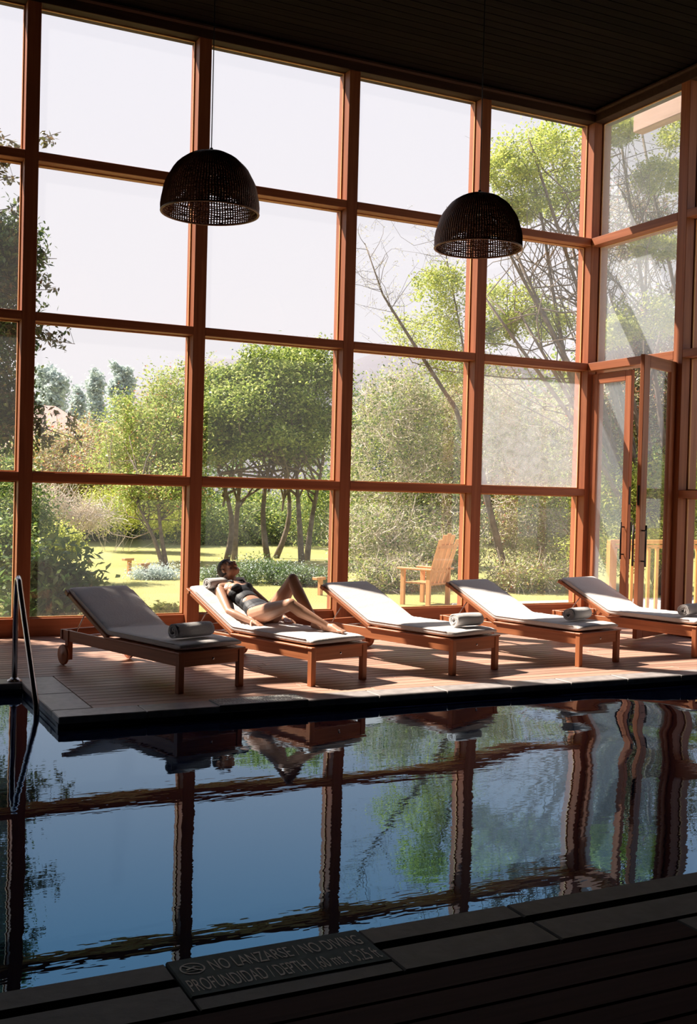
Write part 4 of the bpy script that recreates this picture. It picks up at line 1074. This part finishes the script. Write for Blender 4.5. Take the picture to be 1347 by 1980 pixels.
# right tall tree with fanned dark limbs
Y = 6.2
limbs = []
bt = at(1310, 1100, 5.0); bt[2] = GZ
for (px, py) in ((960, 420), (990, 330), (1020, 270), (1060, 240), (1100, 300), (1080, 420), (1000, 480), (950, 560), (1000, 600), (1130, 330), (1200, 250), (1270, 260), (1230, 420), (1180, 560), (1290, 420)):
    limbs.append((bt+np.array([rg.uniform(-.3, .3), rg.uniform(-.3, .3), 0]), at(px, py, Y+rg.uniform(-.8, .8))))
tree('tall_tree', 'tall yellow-green tree behind the glass corner, with many slanting dark limbs', 'tree', bt, limbs,
     [B(1030, 300, Y, (.9, .8, .5)), B(1090, 290, Y, (.8, .8, .55)), B(985, 330, Y, (.45, .5, .4)), B(1075, 380, Y, (.7, .6, .35)), B(1010, 400, Y, (.45, .5, .2)), B(990, 590, Y+.5, (.75, .6, .38)), B(1050, 620, Y+.5, (.7, .6, .3)), B(960, 640, Y+1, (.5, .5, .3)), B(850, 560, Y+2, (.6, .6, .45)), B(820, 640, Y+2.4, (.8, .8, .5)), B(880, 700, Y+2.4, (.7, .7, .5)),
      B(1250, 610, 4.2, (.7, .6, .35)), B(1190, 640, 4.2, (.35, .4, .25)), B(1270, 480, 4.5, (.45, .4, .15)), B(1280, 340, 4.8, (.5, .5, .3)), B(1190, 250, 5.4, (.5, .5, .25)), B(1330, 250, 4.6, (.6, .6, .5))],
     40000, .068, 'yellow', per=42, seed=50, nbr=130, tr=.055, br_r=.017, extra=[('olive', 18000, .068)])
bush('bamboo_bank', 'bright yellow-green leafy bank seen through the door', [B(1270, 940, 5.0, (.9, .8, .6)), B(1190, 960, 5.4, (.9, .8, .6)), B(1340, 960, 4.6, (.8, .8, .7)), B(1280, 1040, 4.6, (1., .7, .4)), B(1180, 1060, 5, (.9, .6, .4)), B(1400, 930, 4, (1., 1., .9))],
     22000, .085, 'yellow', 51, per=60, extra=[('autumn', 3500, .06), ('olive', 9000, .08)], asp=.3)
bush('red_shrub', 'brown and reddish shrub higher behind the yellow bank', [B(1280, 780, 6.4, (1., .8, .8)), B(1200, 800, 6.8, (.9, .8, .7)), B(1200, 690, 7.6, (1., .8, .9)), B(1290, 640, 7.4, (1.1, .9, 1.0)), B(1230, 450, 8.4, (1.4, .9, 1.2))],
     12000, .07, 'autumn', 52, 1400, per=60, extra=[('dry', 9000, .07), ('deep', 8000, .08)], tws=.8, twm='darktwig', twr=.010)
# far tree belt so the horizon closes
for i, (px, py, yy_, r_) in enumerate([(700, 860, 26, 2.4), (780, 830, 27, 2.8), (870, 820, 26, 3.0), (960, 830, 24, 3.0), (1060, 800, 22, 3.2), (1160, 800, 20, 3.2), (1280, 820, 18, 3.4), (1420, 800, 16, 3.6), (360, 920, 32, 2.6)]):
    lb_ = ['dark tree behind the left half of the third bay', 'dark tree behind the middle of the third bay', 'dark tree behind the right half of the third bay', 'dark tree behind the left of the fourth bay', 'dark tree behind the right of the fourth bay', 'dark tree behind the glass corner', 'dark tree beyond the open door', 'dark tree past the right edge of the door', 'distant tree between the hedge and the round tree', 'distant tree behind the left post', 'distant tree beyond the left window'][i]
    tree('background_tree', lb_, 'tree', gp(px, yy_), [(gp(px, yy_), at(px, py+20, yy_))], [(at(px, py, yy_), (r_, r_*.7, r_*.62)), (at(px+15, py+90, yy_), (r_, r_*.7, r_*.55)), (at(px-20, py+150, yy_), (r_, r_*.7, r_*.5))], 9000, .2, 'deep' if i not in (2, 5) else 'olive', per=50, seed=60+i, nbr=10, tr=.16, shell=.2, group='trees closing the garden behind', br_r=.05)

# ------------------------------------------------------------------ garden objects
for (x_, y_, h_, lb_) in ((4.13, 11.5, .30, 'farther of the two short wooden stands on the lawn'), (4.17, 10.41, .27, 'nearer of the two short wooden stands on the lawn'), (6.26, 6.46, .28, 'short wooden stand on the grass left of the third lounger')):
    r_ = empty('garden_stand', (x_, y_, GZ), .4); tag(r_, lb_, 'stand', 'short wooden stands on the lawn')
    MB().box(-.035, .035, -.035, .035, 0, h_, .004).build('post', M['stool'], r_); MB().box(-.16, .08, -.06, .06, h_, h_+.05, .006).build('cap', M['stool'], r_)
# solid armchair added outside third bay for one reflected in its glass
cx, cy = 7.35, 4.6
ch = empty('reflection_armchair', (cx, cy, GZ), radians(205)); tag(ch, 'tall-backed orange wooden armchair standing in for a reflection in the third bay', 'chair')
for sx_ in (-1, 1):
    MB().box(sx_*.29-.025, sx_*.29+.025, -.30, -.22, 0, .60, .005).build('leg', M['stool'], ch); MB().box(sx_*.29-.025, sx_*.29+.025, .22, .30, 0, .60, .005).build('leg', M['stool'], ch)
    MB().box(sx_*.29-.06, sx_*.29+.06, -.36, .34, .60, .63, .006).build('armrest', M['stool'], ch)
for q in range(6): MB().box(-.26, .26, -.27+q*.088, -.27+q*.088+.076, .36, .38, .003).build('seat_slat', M['stool'], ch)
for q in range(5):
    x_ = -.22+q*.11; h_ = 1.22-.10*((q-2)/2)**2
    MB().beam((x_, .20, .34), (x_*1.15, .46, h_), .095, .02, up=(0, -1, .2)).build('back_slat', M['stool'], ch)
MB().beam((-.27, .27, .60), (.27, .27, .60), .03, .07).build('back_rail', M['stool'], ch); MB().beam((-.25, .42, 1.0), (.25, .42, 1.0), .03, .06).build('back_rail', M['stool'], ch)
# terrace outside the door with balustrade
ter = MB().box(XC+.27, 13.0, -4.5, 1.62, GZ, -.13).build('terrace', M['darkwall'], kind='structure')
me = MB().box(-.058, .058, -3.05, 3.05, -.028, 0, .003).mesh('board'); M['pboard'] = wood('terrace_board_wood', (.50, .42, .38), (.66, .58, .53), .7, 1, rnd=.1); me.materials.append(M['pboard'])
x_ = XC+.34
while x_ < 12.95: link('board', me, None, ter, (x_, -1.44, -.10)); x_ += .122
bal = empty('balustrade', (8.62, 1.45, -.10)); tag(bal, 'orange timber balustrade on the terrace outside the open door', 'balustrade')
MB().box(0, 4.3, -.045, .045, 1.0, 1.06, .006).build('top_rail', M['rail'], bal); MB().box(0, 4.3, -.02, .02, .93, .985, .004).build('sub_rail', M['rail'], bal)
mbal = MB().box(-.026, .026, -.02, .02, 0, .95, .003).mesh('baluster'); mbal.materials.append(M['rail'])
for q in range(26): link('baluster', mbal, None, bal, (.12+q*.162, 0, 0))
mp_ = MB().box(-.045, .045, -.045, .045, 0, 1.0, .004).mesh('newel'); mp_.materials.append(M['rail'])
for q in (.04, 4.26): link('newel', mp_, None, bal, (q, 0, .0))
path = MB().box(7.6, 14, 1.7, 4.2, GZ, GZ+.06, .01).build('garden_path', M['path'], kind='structure')
# eave rafters outside the side wall
bmx = empty('eave_rafter', (8.1, .47, 6.58)); tag(bmx, 'pale square eave beam outside the upper side window', 'beam')
MB().box(-.09, .09, -8.0, 0, 0, .24, .008).build('rafter', M['exterior'], bmx)
MB().box(-.10, .10, -8.0, -.55, .24, .27, .004).build('cap_board', M['exterior'], bmx)
roof = MB().box(-8.3, XC+1.9, -14.3, -.45, 6.86, 6.98).build('roof', M['darkwall'], kind='structure')
